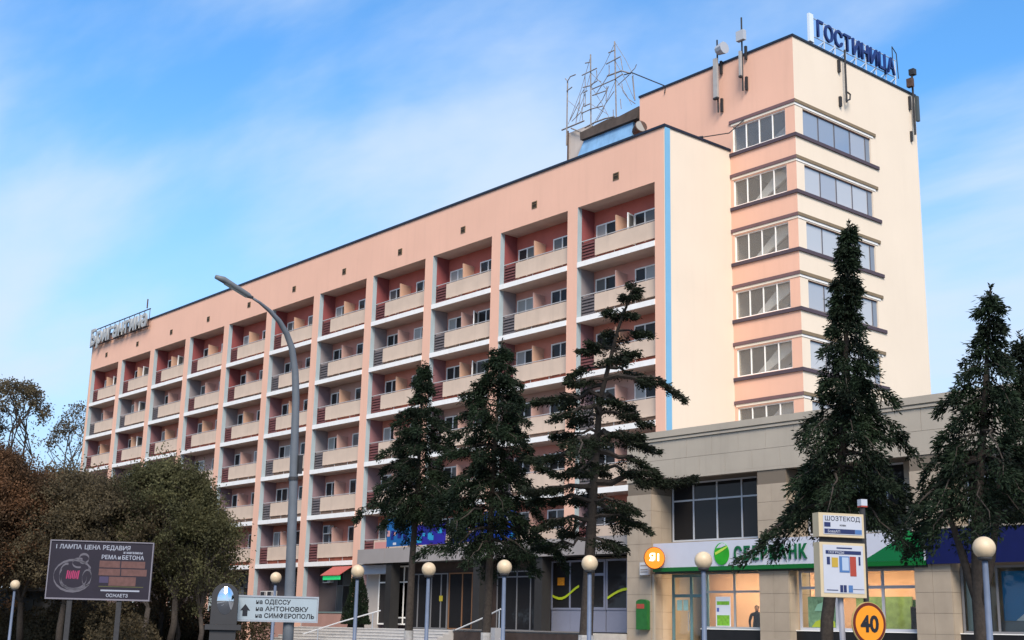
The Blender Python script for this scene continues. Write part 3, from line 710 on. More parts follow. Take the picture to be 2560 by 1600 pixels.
build(MB().box(9.4, 12.0, 1.2, 1.28, 0.6, 2.2), 'green_wall_panel', mat('green_wall', (0.16, 0.26, 0.10), 0.8, 0.3, 4), pod)
build(MB().tube([(6.45, 0.2, 3.44), (6.45, 0.2, 2.75)], 0.02, 5).lathe((6.45, 0.2, 2.35), [(0.14, 0), (0.24, 0.1), (0.26, 0.25), (0.10, 0.42)], 12), 'pendant_shade', mat('orange_shade', (0.5, 0.22, 0.08), 0.7), pod)
TEAL = mat('teal_door_frame', (0.13, 0.24, 0.26), 0.5, 0.05)
big_window(4.05, -2.05, 0.80, 3.42, 2.34, (0.49,), (0.65,), pod, mat('bank_frame', (0.30, 0.33, 0.36), 0.5), G_SHOP, 0.09)
dr = big_window(1.95, -1.75, -0.2, 2.1, 3.3, (0.53,), (0.72,), pod, TEAL, G_SHOP, 0.13, name='door')
build(MB().box(2.25, 2.55, -1.83, -1.815, 1.55, 2.0).box(2.62, 2.9, -1.83, -1.815, 1.55, 2.0), 'notice', mat('notice_teal', (0.35, 0.55, 0.52), 0.6), dr)
build(MB().tube([(2.95, -1.87, 0.7), (2.95, -1.87, 1.5)], 0.02, 6), 'handle', STEEL, dr)
build(MB().box(1.50, 1.60, -2.60, -2.50, GZ, 3.1), 'awning_post', FASC, pod)
for xa, xb_ in ((3.96, 7.47), (8.96, 14.6), (16.1, 21.7), (23.3, 28.8)):
    ri = build(MB().box(xa, xb_, -2.25, -1.95, GZ, 0.77), 'stall_riser', BLACKST, pod)
    build(MB().box(xa, xb_, -2.28, -2.06, 0.771, 0.80), 'window_sill', FRAME, ri)
big_window(9.05, -2.05, 0.80, 5.5, 2.34, (0.32, 0.70), (0.70,), pod, mat('bank_frame2', (0.42, 0.43, 0.48), 0.5), G_SHOP, 0.11)
build(MB().box(0.03, 14.6, -2.05, -1.95, 3.14, 4.2).box(14.6, PX1, -2.05, -1.95, 3.14, 4.2), 'lintel_wall', TILEB, pod)
big_window(16.15, -2.05, 0.80, 5.5, 2.34, (0.13, 0.25, 0.62), (), pod, GF, G_SHOP, 0.08)
big_window(23.3, -2.05, 0.80, 5.5, 2.34, (0.35, 0.7), (), pod, GF, G_SHOP, 0.08)
# shop interior at the right
build(MB().box(16.1, 30, 0.0, 0.1, 0.0, 3.4), 'shop_back_wall', mat('shop_grey', (0.25, 0.27, 0.27), 0.9), pod)
pos = build(MB().box(16.25, 16.9, -1.95, -1.93, 0.85, 3.0), 'poster', mat('pale_teal_film', (0.30, 0.38, 0.37), 0.6), pod)
pos = build(MB().box(17.55, 20.0, -1.80, -1.76, 1.25, 2.95), 'poster', mat('poster_blue', (0.015, 0.20, 0.46), 0.5), pod)
build(MB().prism([(18.0, 1.26), (19.9, 1.26), (19.9, 2.1), (19.2, 2.6), (18.6, 2.3), (18.45, 1.6)], -1.815, -1.801), 'white_print', WHITE, pos)
build(MB().box(17.4, 21.0, -1.9, -1.2, 0.8, 1.22), 'shop_counter', mat('counter_grey', (0.2, 0.2, 0.21), 0.6), pod)
# posters in the bank windows
pp = build(MB().box(4.70, 5.50, -2.098, -2.09, 0.90, 2.12), 'poster', mat('poster_white', (0.66, 0.70, 0.78), 0.6), pod)
build(MB().box(4.76, 5.44, -2.104, -2.099, 0.93, 1.36, 0).box(4.76, 5.44, -2.104, -2.099, 1.78, 1.93, 0).box(4.76, 4.88, -2.104, -2.099, 1.5, 1.66, 1), 'print', [mat('poster_green', (0.18, 0.42, 0.04), 0.6, 0.4, 9), mat('print_blue', (0.08, 0.12, 0.40), 0.6)], pp)
pp = build(MB().box(9.45, 10.75, -2.098, -2.09, 0.92, 2.10), 'poster', mat('poster_sage', (0.14, 0.25, 0.15), 0.7, 0.5, 5), pod)
build(MB().prism([(9.6, 0.94), (10.7, 0.94), (10.7, 1.15), (10.2, 1.28), (9.8, 1.15)], -2.106, -2.099, 0).prism([(9.75, 1.55), (10.6, 1.55), (10.45, 1.8), (10.2, 1.9), (9.9, 1.8)], -2.106, -2.099, 1), 'print', [mat('print_lime', (0.35, 0.42, 0.04), 0.6), mat('print_mint', (0.22, 0.42, 0.30), 0.6)], pp)
pp = build(MB().box(12.0, 12.55, -2.098, -2.09, 0.92, 1.9), 'poster', mat('poster_green2', (0.15, 0.32, 0.08), 0.7, 0.5, 5), pod)
sh = build(MB().box(13.5, 14.2, -1.2, -0.8, 0.8, 0.84).box(13.5, 14.2, -1.2, -0.8, 1.25, 1.29).box(13.5, 14.2, -1.2, -0.8, 1.7, 1.74).box(13.46, 13.5, -1.2, -0.8, 0, 1.75), 'display_shelf', DKWOOD, pod)
build(MB().box(13.55, 14.1, -1.15, -0.85, 1.741, 2.0), 'display_plant', GREENP, pod)

# bank sign band
bs = thing('bank_sign', (8.4, -2.8, 3.18), 'long white and green bank fascia sign over the shopfront', 'sign')
SIGNW = mat('sign_white', (0.50, 0.52, 0.60), 0.35, 0.02)
SGREEN = mat('sign_green', (0.004, 0.11, 0.02), 0.35, 0.05)
build(MB().box(1.76, 15.2, -2.80, -2.69, 3.34, 4.39), 'white_band', SIGNW, bs)
build(MB().box(1.76, 15.2, -2.84, -2.69, 3.17, 3.338), 'green_band', SGREEN, bs)
build(MB().box(1.76, 15.2, -2.70, -2.10, 3.10, 3.168), 'soffit_strip', mat('soffit_dark', (0.05, 0.06, 0.06), 0.6), bs)
SG2 = mat('letter_green', (0.003, 0.10, 0.035), 0.4)
glyphs = [text_mesh(ch, 0.76, 0.06, SG2, bold=0.018) for ch in 'СБЕРБАНК']
gws = [max(v.co.x for v in me.vertices) for me in glyphs]
k_ = (3.68 - 7 * 0.09) / sum(gws); xx = 6.34
for me, gw1 in zip(glyphs, gws):
    for v in me.vertices: v.co.x *= k_
    inst(me, 'letter', (xx, -2.835, 3.56), bs, TXT_F); xx += gw1 * k_ + 0.09
# round logo
lg = MB()
def disc(mb, cx, cz, rx, rz, y0, y1, mi=0, n=24, a0=0, a1=360):
    pts = [(cx + rx * math.cos(R(a0 + (a1 - a0) * k / n)), cz + rz * math.sin(R(a0 + (a1 - a0) * k / n))) for k in range(n)]
    return mb.prism(pts, y0, y1, mi)
lo = build(disc(MB(), 5.68, 3.84, 0.40, 0.46, -2.84, -2.801), 'logo', mat('logo_green', (0.02, 0.30, 0.012), 0.3, 0.3, 2), bs)
build(MB().prism([(5.34, 3.90), (5.62, 4.02), (6.02, 4.16), (5.98, 4.08), (5.62, 3.90), (5.36, 3.80)], -2.853, -2.841, 0).prism([(5.42, 4.08), (5.55, 4.22), (5.72, 4.29), (5.86, 4.25), (5.95, 4.18), (5.65, 4.10)], -2.853, -2.841, 1), 'logo_swoosh', [mat('logo_lime', (0.45, 0.62, 0.08), 0.4), SIGNW], lo)
build(MB().prism([(12.5, 3.345), (15.15, 3.345), (15.15, 4.38), (14.6, 4.38)], -2.815, -2.801), 'green_wedge', mat('wedge_green', (0.004, 0.13, 0.04), 0.4), bs)
build(disc(MB(), 14.55, 4.02, 0.34, 0.40, -2.83, -2.816), 'green_dot', mat('dot_green', (0.01, 0.2, 0.05), 0.4), bs)
# blue fascia of the next shop
bf = thing('shop_fascia', (22.5, -2.8, 3.2), 'plain dark blue shop fascia right of the bank sign', 'sign')
build(MB().box(15.26, PX1, -2.82, -2.69, 3.2, 4.44), 'blue_board', mat('royal_blue', (0.004, 0.007, 0.065), 0.4, 0.1), bf)
build(MB().box(15.26, PX1, -2.84, -2.69, 4.441, 4.50), 'trim', FASC, bf)

# small things on the left bank pier
ov = thing('oval_sign', (2.2, -3.2, 3.28), 'glowing orange oval sign projecting above the bank door', 'sign')
mb = MB(); disc(mb, 0, 0, 0.43, 0.45, -0.09, 0.09, 0)
me = mb.mesh('disc', mat('orange_lit', (0.75, 0.22, 0.02), 0.35, emit=(1.0, 0.20, 0.005), estr=0.42))
ov.rotation_euler = (0, 0, R(48))
o = bpy.data.objects.new('disc', me); COL.objects.link(o); o.parent = ov; o.location = (0, 0, 0.46)
mb = MB(); disc(mb, 0, 0, 0.46, 0.48, -0.05, 0.05, 0)
o = bpy.data.objects.new('rim', mb.mesh('rim', mat('rim_brown', (0.16, 0.05, 0.01), 0.4))); COL.objects.link(o); o.parent = ov; o.location = (0, 0, 0.46)
me = text_mesh('Я1', 0.44, 0.02, mat('lit_white', (0.9, 0.9, 0.9), 0.5, emit=(1, 0.9, 0.75), estr=1.0), 'CENTER', 0.012)
o = bpy.data.objects.new('lettering', me); COL.objects.link(o); o.parent = ov; o.location = (0.02, -0.105, 0.34); o.rotation_euler = TXT_F
gb = thing('mail_box', (1.1, -2.8, 0.7), 'green box with red label on the tiled bank pier', 'box')
mb = MB().box(0.76, 1.42, -2.86, -2.67, 0.70, 1.90); disc(mb, 1.09, 1.88, 0.33, 0.12, -2.859, -2.671, 0, 14, 0, 194)
build(mb, 'body', mat('box_green', (0.018, 0.12, 0.025), 0.5, 0.15, 5), gb)
build(MB().box(0.80, 1.26, -2.868, -2.861, 1.60, 1.80), 'label_plate', mat('label_red', (0.34, 0.06, 0.04), 0.6), gb)
ab = thing('wall_box', (1.2, -2.8, 3.05), 'small white louvred box on the bank pier below the orange oval sign', 'box')
build(MB().box(0.93, 1.46, -2.80, -2.68, 3.05, 3.60), 'body', mat('box_white', (0.50, 0.52, 0.55), 0.6), ab)
for z in (3.16, 3.26, 3.44): build(MB().box(0.98, 1.41, -2.81, -2.801, z, z + 0.05), 'slot', GREYP, ab)

# ---------------------------------------------------------------- entrance canopy, glazing, steps
ca = thing('entrance_canopy', (-11, -1.1, 4.1), 'long grey panelled canopy over the hotel entrance', 'canopy')
build(MB().box(-22.5, -0.03, -2.13, -0.005, 4.12, 4.42, 0), 'roof_slab', DKGREY, ca)
xb = [-22.5, -19.75, -17.0, -14.2, -11.4, -8.6, -7.17, -4.37, -1.57, -0.03]
for a, b in zip(xb[:-1], xb[1:]):
    build(MB().box(a + 0.012, b - 0.012, -2.20, -2.135, 4.10, 4.92), 'fascia_panel', GREYP, ca)
build(MB().box(-22.5, -22.43, -2.13, -0.005, 4.13, 4.9), 'fascia_panel', GREYP, ca)
for x in (-19.67, -11.75, -6.9):
    build(MB().box(x, x + 0.55, -2.1, -1.5, 0.5, 4.115), 'column', mat('column_grey', (0.022, 0.021, 0.021), 0.7, 0.1), ca)
# advertising banners standing on the canopy
def banner(x0, x1, z0, z1, label, cols, seed):
    r = random.Random(seed)
    t = thing('banner', ((x0 + x1) / 2, -2.1, 4.92), label, 'banner', 'blue banners on the canopy')
    bd = build(MB().box(x0, x1, -2.16, -2.10, z0, z1), 'board', mat('banner_' + cols[0], cols[1], 0.5, 0.15, 2), t)
    mb = MB()
    for _ in range(9):
        w_, h_ = r.uniform(0.12, 0.45), r.uniform(0.10, 0.40)
        xa = r.uniform(x0 + 0.05, x1 - w_ - 0.05); za = r.uniform(z0 + 0.05, z1 - h_ - 0.05); dy = r.uniform(0.004, 0.012)
        mb.quad((xa, -2.16 - dy, za), (xa + w_, -2.16 - dy, za), (xa + w_, -2.16 - dy, za + h_), (xa, -2.16 - dy, za + h_), r.randrange(4))
    build(mb, 'print', [mat('b_white', (0.55, 0.55, 0.6), 0.6), mat('b_pink', (0.55, 0.28, 0.27), 0.6), mat('b_teal', (0.02, 0.25, 0.45), 0.6), mat('b_navy', (0.01, 0.015, 0.16), 0.6)], t)
    for xx in (x0 + 0.1, x1 - 0.14): build(MB().box(xx, xx + 0.04, -2.098, -2.06, 4.42, z1), 'leg', IRON, t)
banner(-19.65, -17.35, 5.0, 6.60, 'teal and navy advertising banner at the left end of the canopy', ('teal', (0.012, 0.11, 0.32)), 1)
banner(-16.9, -14.2, 5.0, 6.1, 'violet blue banner on the canopy behind the left spruce', ('violet', (0.02, 0.015, 0.24)), 2)
banner(-13.6, -11.2, 5.0, 6.0, 'navy banner on the canopy between the two dense spruces', ('navy', (0.008, 0.014, 0.16)), 3)
banner(-10.9, -8.4, 5.0, 6.5, 'bright blue banner on the canopy right of the second spruce trunk', ('bright', (0.012, 0.06, 0.42)), 4)
pk = tag(build(MB().box(-20.9, -19.7, -2.12, -2.06, 4.93, 5.30), 'pink_board', mat('pink_board', (0.55, 0.25, 0.22), 0.6)), 'low pink board on the canopy left of the banners', 'board')

en = thing('entrance_hall', (-15, -1.0, 0.5), 'dark glazed hotel entrance hall under the canopy', 'entrance')
build(MB().box(-23.2, -21.9, -1.0, -0.9, 0.5, 4.1), 'pale_wall', mat('pale_wall', (0.42, 0.38, 0.35), 0.9, 0.05), en)
big_window(-21.9, -0.95, 0.7, 1.1, 3.3, (), (0.72,), en, FRAME, G_DARK, 0.08)
big_window(-20.7, -0.95, 0.7, 2.0, 3.3, (0.65,), (0.72, 0.12), en, FRAME, G_DARK, 0.08)
build(MB().box(-18.6, -7.2, -0.9, -0.85, 0.5, 4.1), 'backing', DKWOOD, en)
big_window(-18.6, -0.95, 0.52, 3.3, 3.0, (0.18, 0.55, 0.82), (), en, GF, G_TINT, 0.07)
big_window(-15.2, -0.95, 0.52, 3.4, 3.0, (0.35, 0.6), (), en, mat('timber_frame', (0.20, 0.10, 0.05), 0.6), G_TINT, 0.07)
big_window(-11.1, -0.95, 0.52, 3.8, 3.0, (0.16, 0.42, 0.70), (0.90,), en, GF, G_TINT, 0.06)
build(MB().box(-16.0, -15.7, -1.03, -1.02, 2.0, 2.3), 'yellow_notice', mat('notice_yellow', (0.45, 0.36, 0.04), 0.6), en)
build(MB().box(-23.1, -20.3, -1.6, -1.01, 3.55, 4.05), 'white_awning', mat('awning_white', (0.45, 0.48, 0.55), 0.6), en)
shp = thing('small_shop', (-4.2, -1.0, 0.5), 'small grey framed shop with yellow curved stripes left of the bank', 'shop')
big_window(-6.82, -1.0, 1.58, 2.5, 2.36, (0.54,), (), shp, LILAC, G_TINT, 0.09)
dd = big_window(-4.25, -1.0, 1.58, 1.25, 2.36, (), (0.70,), shp, LILAC, G_TINT, 0.12, name='door')
big_window(-2.95, -1.0, 1.58, 2.9, 2.36, (0.48,), (), shp, LILAC, G_TINT, 0.09)
for a, b in ((-6.82, -5.48), (-5.46, -4.32), (-4.25, -3.02), (-2.95, -1.50), (-1.48, -0.05)):
    build(MB().box(a, b, -1.02, -0.94, 0.55, 1.575), 'lower_panel', LILAC, shp)
YEL = mat('yellow_green_vinyl', (0.42, 0.50, 0.02), 0.5)
def vinyl(pts, w=0.06):
    mb = MB()
    for (xa, za), (xb_, zb_) in zip(pts[:-1], pts[1:]):
        mb.quad((xa, -1.075, za - w), (xb_, -1.075, zb_ - w), (xb_, -1.075, zb_ + w), (xa, -1.075, za + w))
    build(mb, 'vinyl_stripe', YEL, shp)
vinyl([(-6.72 + 0.24 * j, 2.25 - 0.22 * math.sin(j / 8 * 4.4) + 0.03 * j) for j in range(9)])
vinyl([(-2.85 + 0.22 * j, 2.12 + 0.42 * math.sin(j / 6 * 1.5)) for j in range(7)])
build(MB().box(-6.35, -5.85, -1.075, -1.068, 2.75, 3.12), 'orange_sticker', mat('sticker_orange', (0.55, 0.20, 0.01), 0.6, 0.4, 12), shp)
tag(build(MB().box(-24, -0.03, -5.0, -0.02, GZ, 0.498), 'terrace', STEP), kind='structure')
pc = thing('terrace_plinth', (-5, -5.05, GZ), 'dark brown clad plinth wall right of the steps', 'wall')
for j in range(10): build(MB().box(-9.4 + j * 0.93, -9.4 + (j + 1) * 0.93 - 0.012, -5.09, -5.004, GZ + 0.14, 0.44), 'cladding_panel', DKWOOD, pc)
build(MB().box(-9.45, -0.05, -5.13, -4.9, 0.50, 0.55), 'coping', mat('coping_grey', (0.20, 0.18, 0.17), 0.8), pc)
stp = thing('entrance_steps', (-16.5, -6.0, GZ), 'broad pale stone steps up to the hotel entrance', 'steps')
for j in range(9):
    z1 = 0.47 - j * 0.15
    build(MB().box(-23.9, -9.5, -5.004 - (j + 1) * 0.33, -5.004 - j * 0.33 if j == 0 else -5.004 - j * 0.33, GZ + 0.12, z1 - 0.03, 1).box(-23.9, -9.5, -5.03 - (j + 1) * 0.33, -5.004 - j * 0.33 - 0.001, z1 - 0.029, z1, 0), 'step', [mat('step_white', (0.55, 0.53, 0.51), 0.85, 0.1, 4), STEP], stp)
def handrail(pts, posts, label):
    t = thing('handrail', posts[0], label, 'handrail', 'handrails on the entrance steps')
    build(MB().tube(pts, 0.035, 7), 'rail', mat('rail_white', (0.55, 0.55, 0.55), 0.4), t)
    for p in posts:
        zt_ = np.interp(p[0], sorted([q[0] for q in pts]), [z for _, z in sorted((q[0], q[2]) for q in pts)])
        build(MB().tube([(p[0], p[1], p[2]), (p[0], p[1], float(zt_))], 0.03, 6), 'post', STEEL, t)
handrail([(-19.8, -7.2, 0.1), (-17.9, -6.2, 0.75), (-15.7, -5.1, 1.40)], [(-16.1, -5.3, 0.2), (-19.0, -6.8, -0.5)], 'sloping white handrail on the left of the entrance steps')
handrail([(-8.6, -5.6, 0.5), (-7.1, -5.2, 1.06), (-5.8, -5.15, 1.5)], [(-7.0, -5.2, -0.3), (-5.9, -5.15, -0.3)], 'sloping white handrail at the right end of the steps beside the spruce')
op = tag(build(MB().tube([(-6.05, -6.2, GZ + 0.13), (-5.88, -6.0, 0.72)], 0.09, 8), 'orange_post', mat('orange_post', (0.30, 0.07, 0.02), 0.6)), 'short leaning orange post at the foot of the terrace', 'post')
wb = tag(build(MB().box(-5.5, -5.05, -6.1, -5.6, GZ + 0.13, 0.64), 'white_bin', mat('bin_white', (0.34, 0.34, 0.35), 0.6)), 'small pale bin against the terrace plinth', 'bin')
aw = thing('awning', (-27.3, -0.3, 3.4), 'red awning with green lit strip over a ground floor hotel window', 'awning')
mb = MB(); i = 0
mb.v += [(-28.5, -0.9, 3.62), (-26.35, -0.9, 3.62), (-26.35, 0.0, 4.18), (-28.5, 0.0, 4.18), (-28.5, -0.9, 3.58), (-26.35, -0.9, 3.58), (-26.35, 0.0, 4.14), (-28.5, 0.0, 4.14)]
mb.f += [(0, 1, 2, 3), (7, 6, 5, 4), (0, 4, 5, 1), (1, 5, 6, 2), (3, 2, 6, 7), (0, 3, 7, 4)]; mb.m += [0] * 6
build(mb, 'canvas', mat('awning_red', (0.40, 0.10, 0.08), 0.7), aw)
build(MB().box(-28.35, -26.5, -0.8, -0.7, 3.33, 3.56), 'green_strip', mat('green_lit', (0.03, 0.5, 0.16), 0.5, emit=(0.02, 0.5, 0.15), estr=0.5), aw)
# dark terrace wall with rails at the far left
tw_ = thing('garden_wall', (-45, -8, GZ), 'dark low wall with railing in front of the far left hotel bays', 'wall')
for j in range(12):
    x = -62 + j * 2.9
    build(MB().box(x + 0.12, x + 2.9, -8.1, -7.9, GZ, 0.30), 'wall_panel', DKGREY if j % 3 else mat('terracotta', (0.10, 0.055, 0.04), 0.9, 0.2), tw_)
    build(MB().box(x - 0.1, x + 0.1, -8.12, -7.88, GZ, 1.3), 'post', IRON, tw_)
build(MB().box(-62, -27.2, -8.04, -7.96, 1.18, 1.26), 'rail', IRON, tw_)
kk = thing('dark_kiosk', (-52, -12, GZ), 'low dark grey kiosk row under the trees behind the billboard', 'kiosk')
build(MB().box(-66, -38, -13, -10.5, GZ, 2.3), 'wall', DKGREY, kk)
for j in range(7):
    build(MB().box(-65 + j * 3.9, -63.2 + j * 3.9, -13.04, -13.003, 0.2, 1.8), 'shutter', BLACKST if j % 2 else mat('shutter_grey', (0.09, 0.085, 0.085), 0.7), kk)
build(MB().box(-66.3, -37.7, -13.4, -10.3, 2.3, 2.5), 'roof', IRON, kk)

# ---------------------------------------------------------------- lamps along the pavement
def globe_parts():
    post = MB().lathe((0, 0, 0), [(0.11, 0), (0.11, 0.5), (0.065, 0.55), (0.055, 2.75), (0.055, 2.86)], 12)
    fit = MB().lathe((0, 0, 2.86), [(0.12, 0), (0.14, 0.05), (0.09, 0.10), (0.10, 0.22)], 12)
    ball = MB().lathe((0, 0, 3.10), [(0.215 * math.sin(R(a)), -0.215 * math.cos(R(a))) for a in range(12, 181, 12)] , 24)
    return post.mesh('post', LAMPBLUE, True), fit.mesh('collar', IRON, True), ball.mesh('globe', GLOBE, True)
gp = globe_parts()
lamps = [(-18.5, -23.3, 'globe lamp at the far left beside the billboard'), (-2.6, -19.1, 'globe lamp partly behind the tall street light pole'),
         (5.69, -20.9, 'globe lamp beside the dark cypress bush at the steps'), (9.37, -20.77, 'globe lamp just right of the leftmost spruce trunk'),
         (12.75, -20.6, 'globe lamp in front of the dark entrance glazing'), (16.62, -20.94, 'globe lamp in front of the bare cedar trunk'),
         (20.28, -20.64, 'globe lamp in front of the bank door'), (28.14, -21.49, 'largest globe lamp at the right in front of the blue fascia')]
for x, y, lb in lamps:
    zl = -1.05 if x < -10 else -0.80
    t = thing('globe_lamp', (x, y, zl), lb, 'street lamp', 'globe lamps along the pavement')
    for me, nm in zip(gp, ('post', 'collar', 'globe')): inst(me, nm, (x, y, zl), t)

# tall curved street light with its direction sign
sx = 7.88
tl = thing('street_light', (sx, -24.7, GZ + 0.13), 'tall grey curved street light rising in front of the hotel', 'street light')
path = [(sx, -24.65, GZ + 0.1), (sx, -24.67, 0.5), (sx, -24.78, 4), (sx, -24.90, 7.2), (sx, -24.98, 8.0), (sx, -25.15, 8.74), (sx, -25.36, 9.15), (sx, -25.65, 9.5), (sx, -26.0, 9.76), (sx, -26.35, 9.95), (sx, -26.7, 10.08)]
build(MB().tube(path, [0.165, 0.16, 0.135, 0.112, 0.106, 0.098, 0.09, 0.078, 0.062, 0.045, 0.035], 14), 'pole', mat('pole_grey', (0.11, 0.125, 0.145), 0.6, 0.12, 3, stain=0.2), tl, True)
build(MB().tube([(sx, -26.6, 10.06), (sx, -26.75, 10.09)], 0.05, 8), 'joint', IRON, tl)
hd = MB(); 
hd.tube([(sx, -26.62, 10.05), (sx, -26.75, 10.10), (sx, -27.6, 10.42), (sx, -27.86, 10.46)], [0.04, 0.085, 0.10, 0.06], 10)
hdo = build(hd, 'lamp_head', mat('lamp_head_grey', (0.13, 0.14, 0.15), 0.5), tl, True)
build(MB().quad((sx - 0.06, -26.8, 10.025), (sx + 0.06, -26.8, 10.025), (sx + 0.07, -27.55, 10.30), (sx - 0.07, -27.55, 10.30)), 'lens', mat('lamp_lens', (0.45, 0.52, 0.52), 0.3), hdo)
build(MB().tube([(sx, -24.82, 4.75), (sx, -24.82, 4.85)], 0.145, 14), 'clamp', IRON, tl)
build(MB().box(sx + 0.10, sx + 0.22, -24.78, -24.66, 4.95, 5.5), 'cable_box', IRON, tl)

VRZ = math.atan2(CAM.y + 24.8, CAM.x - 7.5) + R(90)     # signs here face oncoming traffic, towards the viewer's pavement
def sign_thing(name, loc, label, cat, rz, group=None):
    return thing(name, loc, label, cat, group, rz)
def lpart(mb, name, mats, parent, smooth=False): return build(mb, name, mats, parent, smooth, local=True)
ds = sign_thing('direction_sign', (7.62, -24.93, 0.68), 'blue grey direction sign with black arrow on the tall light pole', 'sign', VRZ)
SIGNB = mat('sign_pale_blue', (0.30, 0.36, 0.40), 0.5, 0.04)
lpart(MB().box(-1.14, 1.14, -0.32, -0.24, 0.0, 0.64, 0), 'board', SIGNB, ds)
lpart(MB().box(-1.18, 1.18, -0.34, -0.22, -0.05, -0.003).box(-1.18, 1.18, -0.34, -0.22, 0.643, 0.69).box(-1.18, -1.143, -0.34, -0.22, 0, 0.64).box(1.143, 1.18, -0.34, -0.22, 0, 0.64), 'frame', STEEL, ds)
BLK = mat('sign_black', (0.012, 0.014, 0.02), 0.6)
lpart(MB().prism([(-0.98, 0.10), (-0.84, 0.10), (-0.84, 0.26), (-0.77, 0.26), (-0.91, 0.44), (-1.05, 0.26), (-0.98, 0.26)], -0.328, -0.321), 'arrow', BLK, ds)
for j, s in enumerate(('на ОДЕССУ', 'на АНТОНОВКУ', 'на СИМФЕРОПОЛЬ')):
    me = text_mesh(s, 0.175, 0.006, BLK, bold=0.004, sx=(1.0, 1.12, 1.02)[j])
    o = inst(me, 'lettering', (-0.62, -0.324, 0.455 - j * 0.195), ds, TXT_F, local=True)
lpart(MB().box(-0.3, 0.3, -0.22, 0.0, 0.1, 0.16).box(-0.3, 0.3, -0.22, 0.0, 0.48, 0.54), 'bracket', STEEL, ds)

# pillar with the oval mirror
mp = sign_thing('mirror_pillar', (7.36, -26.5, GZ), 'dark grey pillar with an oval convex mirror beside the direction sign', 'mirror', VRZ)
PG = mat('pillar_grey', (0.035, 0.035, 0.038), 0.6, 0.08)
mb = MB()
prof = [(-0.37, 1.53), (0.37, 1.53)] + [(0.37 * math.cos(R(a)), 2.30 + 0.38 * math.sin(R(a))) for a in range(0, 181, 12)]
mb.prism(prof, -0.22, 0.22)
lpart(mb, 'head', PG, mp)
lpart(MB().box(-0.50, 0.50, -0.28, 0.28, 1.38, 1.527).box(-0.36, 0.36, -0.2, 0.2, 0.0, 1.377), 'base', PG, mp)
ml = MB(); nn = 20; rings = 7; base = 0
for k in range(rings + 1):
    f_ = k / rings
    for j in range(nn):
        a = 2 * math.pi * j / nn
        ml.v.append((0.02 + 0.235 * f_ * math.cos(a), -0.225 - 0.10 * (1 - f_ * f_), 2.19 + 0.39 * f_ * math.sin(a)))
for k in range(rings):
    for j in range(nn):
        ml.f.append((k * nn + j, (k + 1) * nn + j, (k + 1) * nn + (j + 1) % nn, k * nn + (j + 1) % nn)); ml.m.append(0)
lpart(ml, 'mirror', mat('mirror_glass', (0.75, 0.78, 0.82), 0.03, metal=1.0), mp, True)

# bus stop box sign on a dark post, with a round 40 sign
BRZ = R(-24 + 90)
bx = sign_thing('stop_sign_box', (25.55, -22.5, GZ), 'cream framed double box sign with timetable print on a dark post', 'sign', BRZ)
CR = mat('sign_cream', (0.50, 0.41, 0.27), 0.6, 0.05)
SW = mat('sign_face', (0.42, 0.44, 0.50), 0.5, 0.03)
NB = mat('print_navy', (0.015, 0.025, 0.09), 0.6)
z0 = -GZ
lpart(MB().box(-0.53, 0.50, -0.12, 0.12, z0 + 1.34, z0 + 2.42), 'lower_box', CR, bx)
lpart(MB().box(-0.46, 0.45, -0.128, -0.121, z0 + 1.42, z0 + 2.37), 'lower_face', SW, bx)
lpart(MB().box(-0.53, 0.50, -0.12, 0.12, z0 + 2.53, z0 + 3.01), 'upper_box', CR, bx)
lpart(MB().box(-0.43, 0.45, -0.128, -0.121, z0 + 2.58, z0 + 2.96), 'upper_face', SW, bx)
pr = MB().box(-0.41, 0.28, -0.134, -0.129, z0 + 2.60, z0 + 2.69, 0).box(0.285, 0.44, -0.134, -0.129, z0 + 2.60, z0 + 2.69, 1).box(-0.41, -0.27, -0.134, -0.129, z0 + 2.73, z0 + 2.82, 0)
pr.box(-0.40, 0.40, -0.134, -0.129, z0 + 2.19, z0 + 2.26, 0).box(-0.15, 0.2, -0.134, -0.129, z0 + 2.30, z0 + 2.325, 0)
pr.box(-0.38, -0.31, -0.134, -0.129, z0 + 1.98, z0 + 2.13, 0).box(-0.27, -0.13, -0.134, -0.129, z0 + 1.93, z0 + 2.12, 2).box(-0.10, 0.13, -0.134, -0.129, z0 + 1.83, z0 + 2.15, 1).box(-0.04, 0.11, -0.137, -0.1341, z0 + 1.87, z0 + 2.13, 4)
pr.box(0.14, 0.28, -0.134, -0.129, z0 + 1.76, z0 + 2.15, 3).box(0.34, 0.38, -0.134, -0.129, z0 + 1.98, z0 + 2.15, 0)
for xx in (-0.10, -0.02, 0.09): pr.box(xx, xx + 0.065 + (0.03 if xx > 0 else 0), -0.134, -0.129, z0 + 1.44, z0 + 1.58, 0 if xx < 0 else 1)
pr.box(-0.40, -0.15, -0.134, -0.129, z0 + 1.47, z0 + 1.485, 0).box(0.19, 0.44, -0.134, -0.129, z0 + 1.50, z0 + 1.508, 0)
lpart(pr, 'print', [NB, mat('print_mid_blue', (0.06, 0.14, 0.32), 0.6), mat('print_mustard', (0.40, 0.27, 0.04), 0.6), mat('print_red', (0.30, 0.045, 0.03), 0.6), mat('print_pale', (0.32, 0.40, 0.52), 0.6)], bx)
inst(text_mesh('ШОЗТЕКОД', 0.125, 0.004, BLK, sx=1.12), 'lettering', (-0.40, -0.131, z0 + 2.855), bx, TXT_F, local=True)
inst(text_mesh('ковы', 0.06, 0.004, BLK), 'lettering', (-0.06, -0.131, z0 + 2.75), bx, TXT_F, local=True)
inst(text_mesh('БоваАП', 0.075, 0.004, SW), 'lettering', (-0.34, -0.137, z0 + 2.615), bx, TXT_F, local=True)
inst(text_mesh('ПОГРАДЫ', 0.07, 0.004, SW), 'lettering', (-0.34, -0.137, z0 + 2.20), bx, TXT_F, local=True)
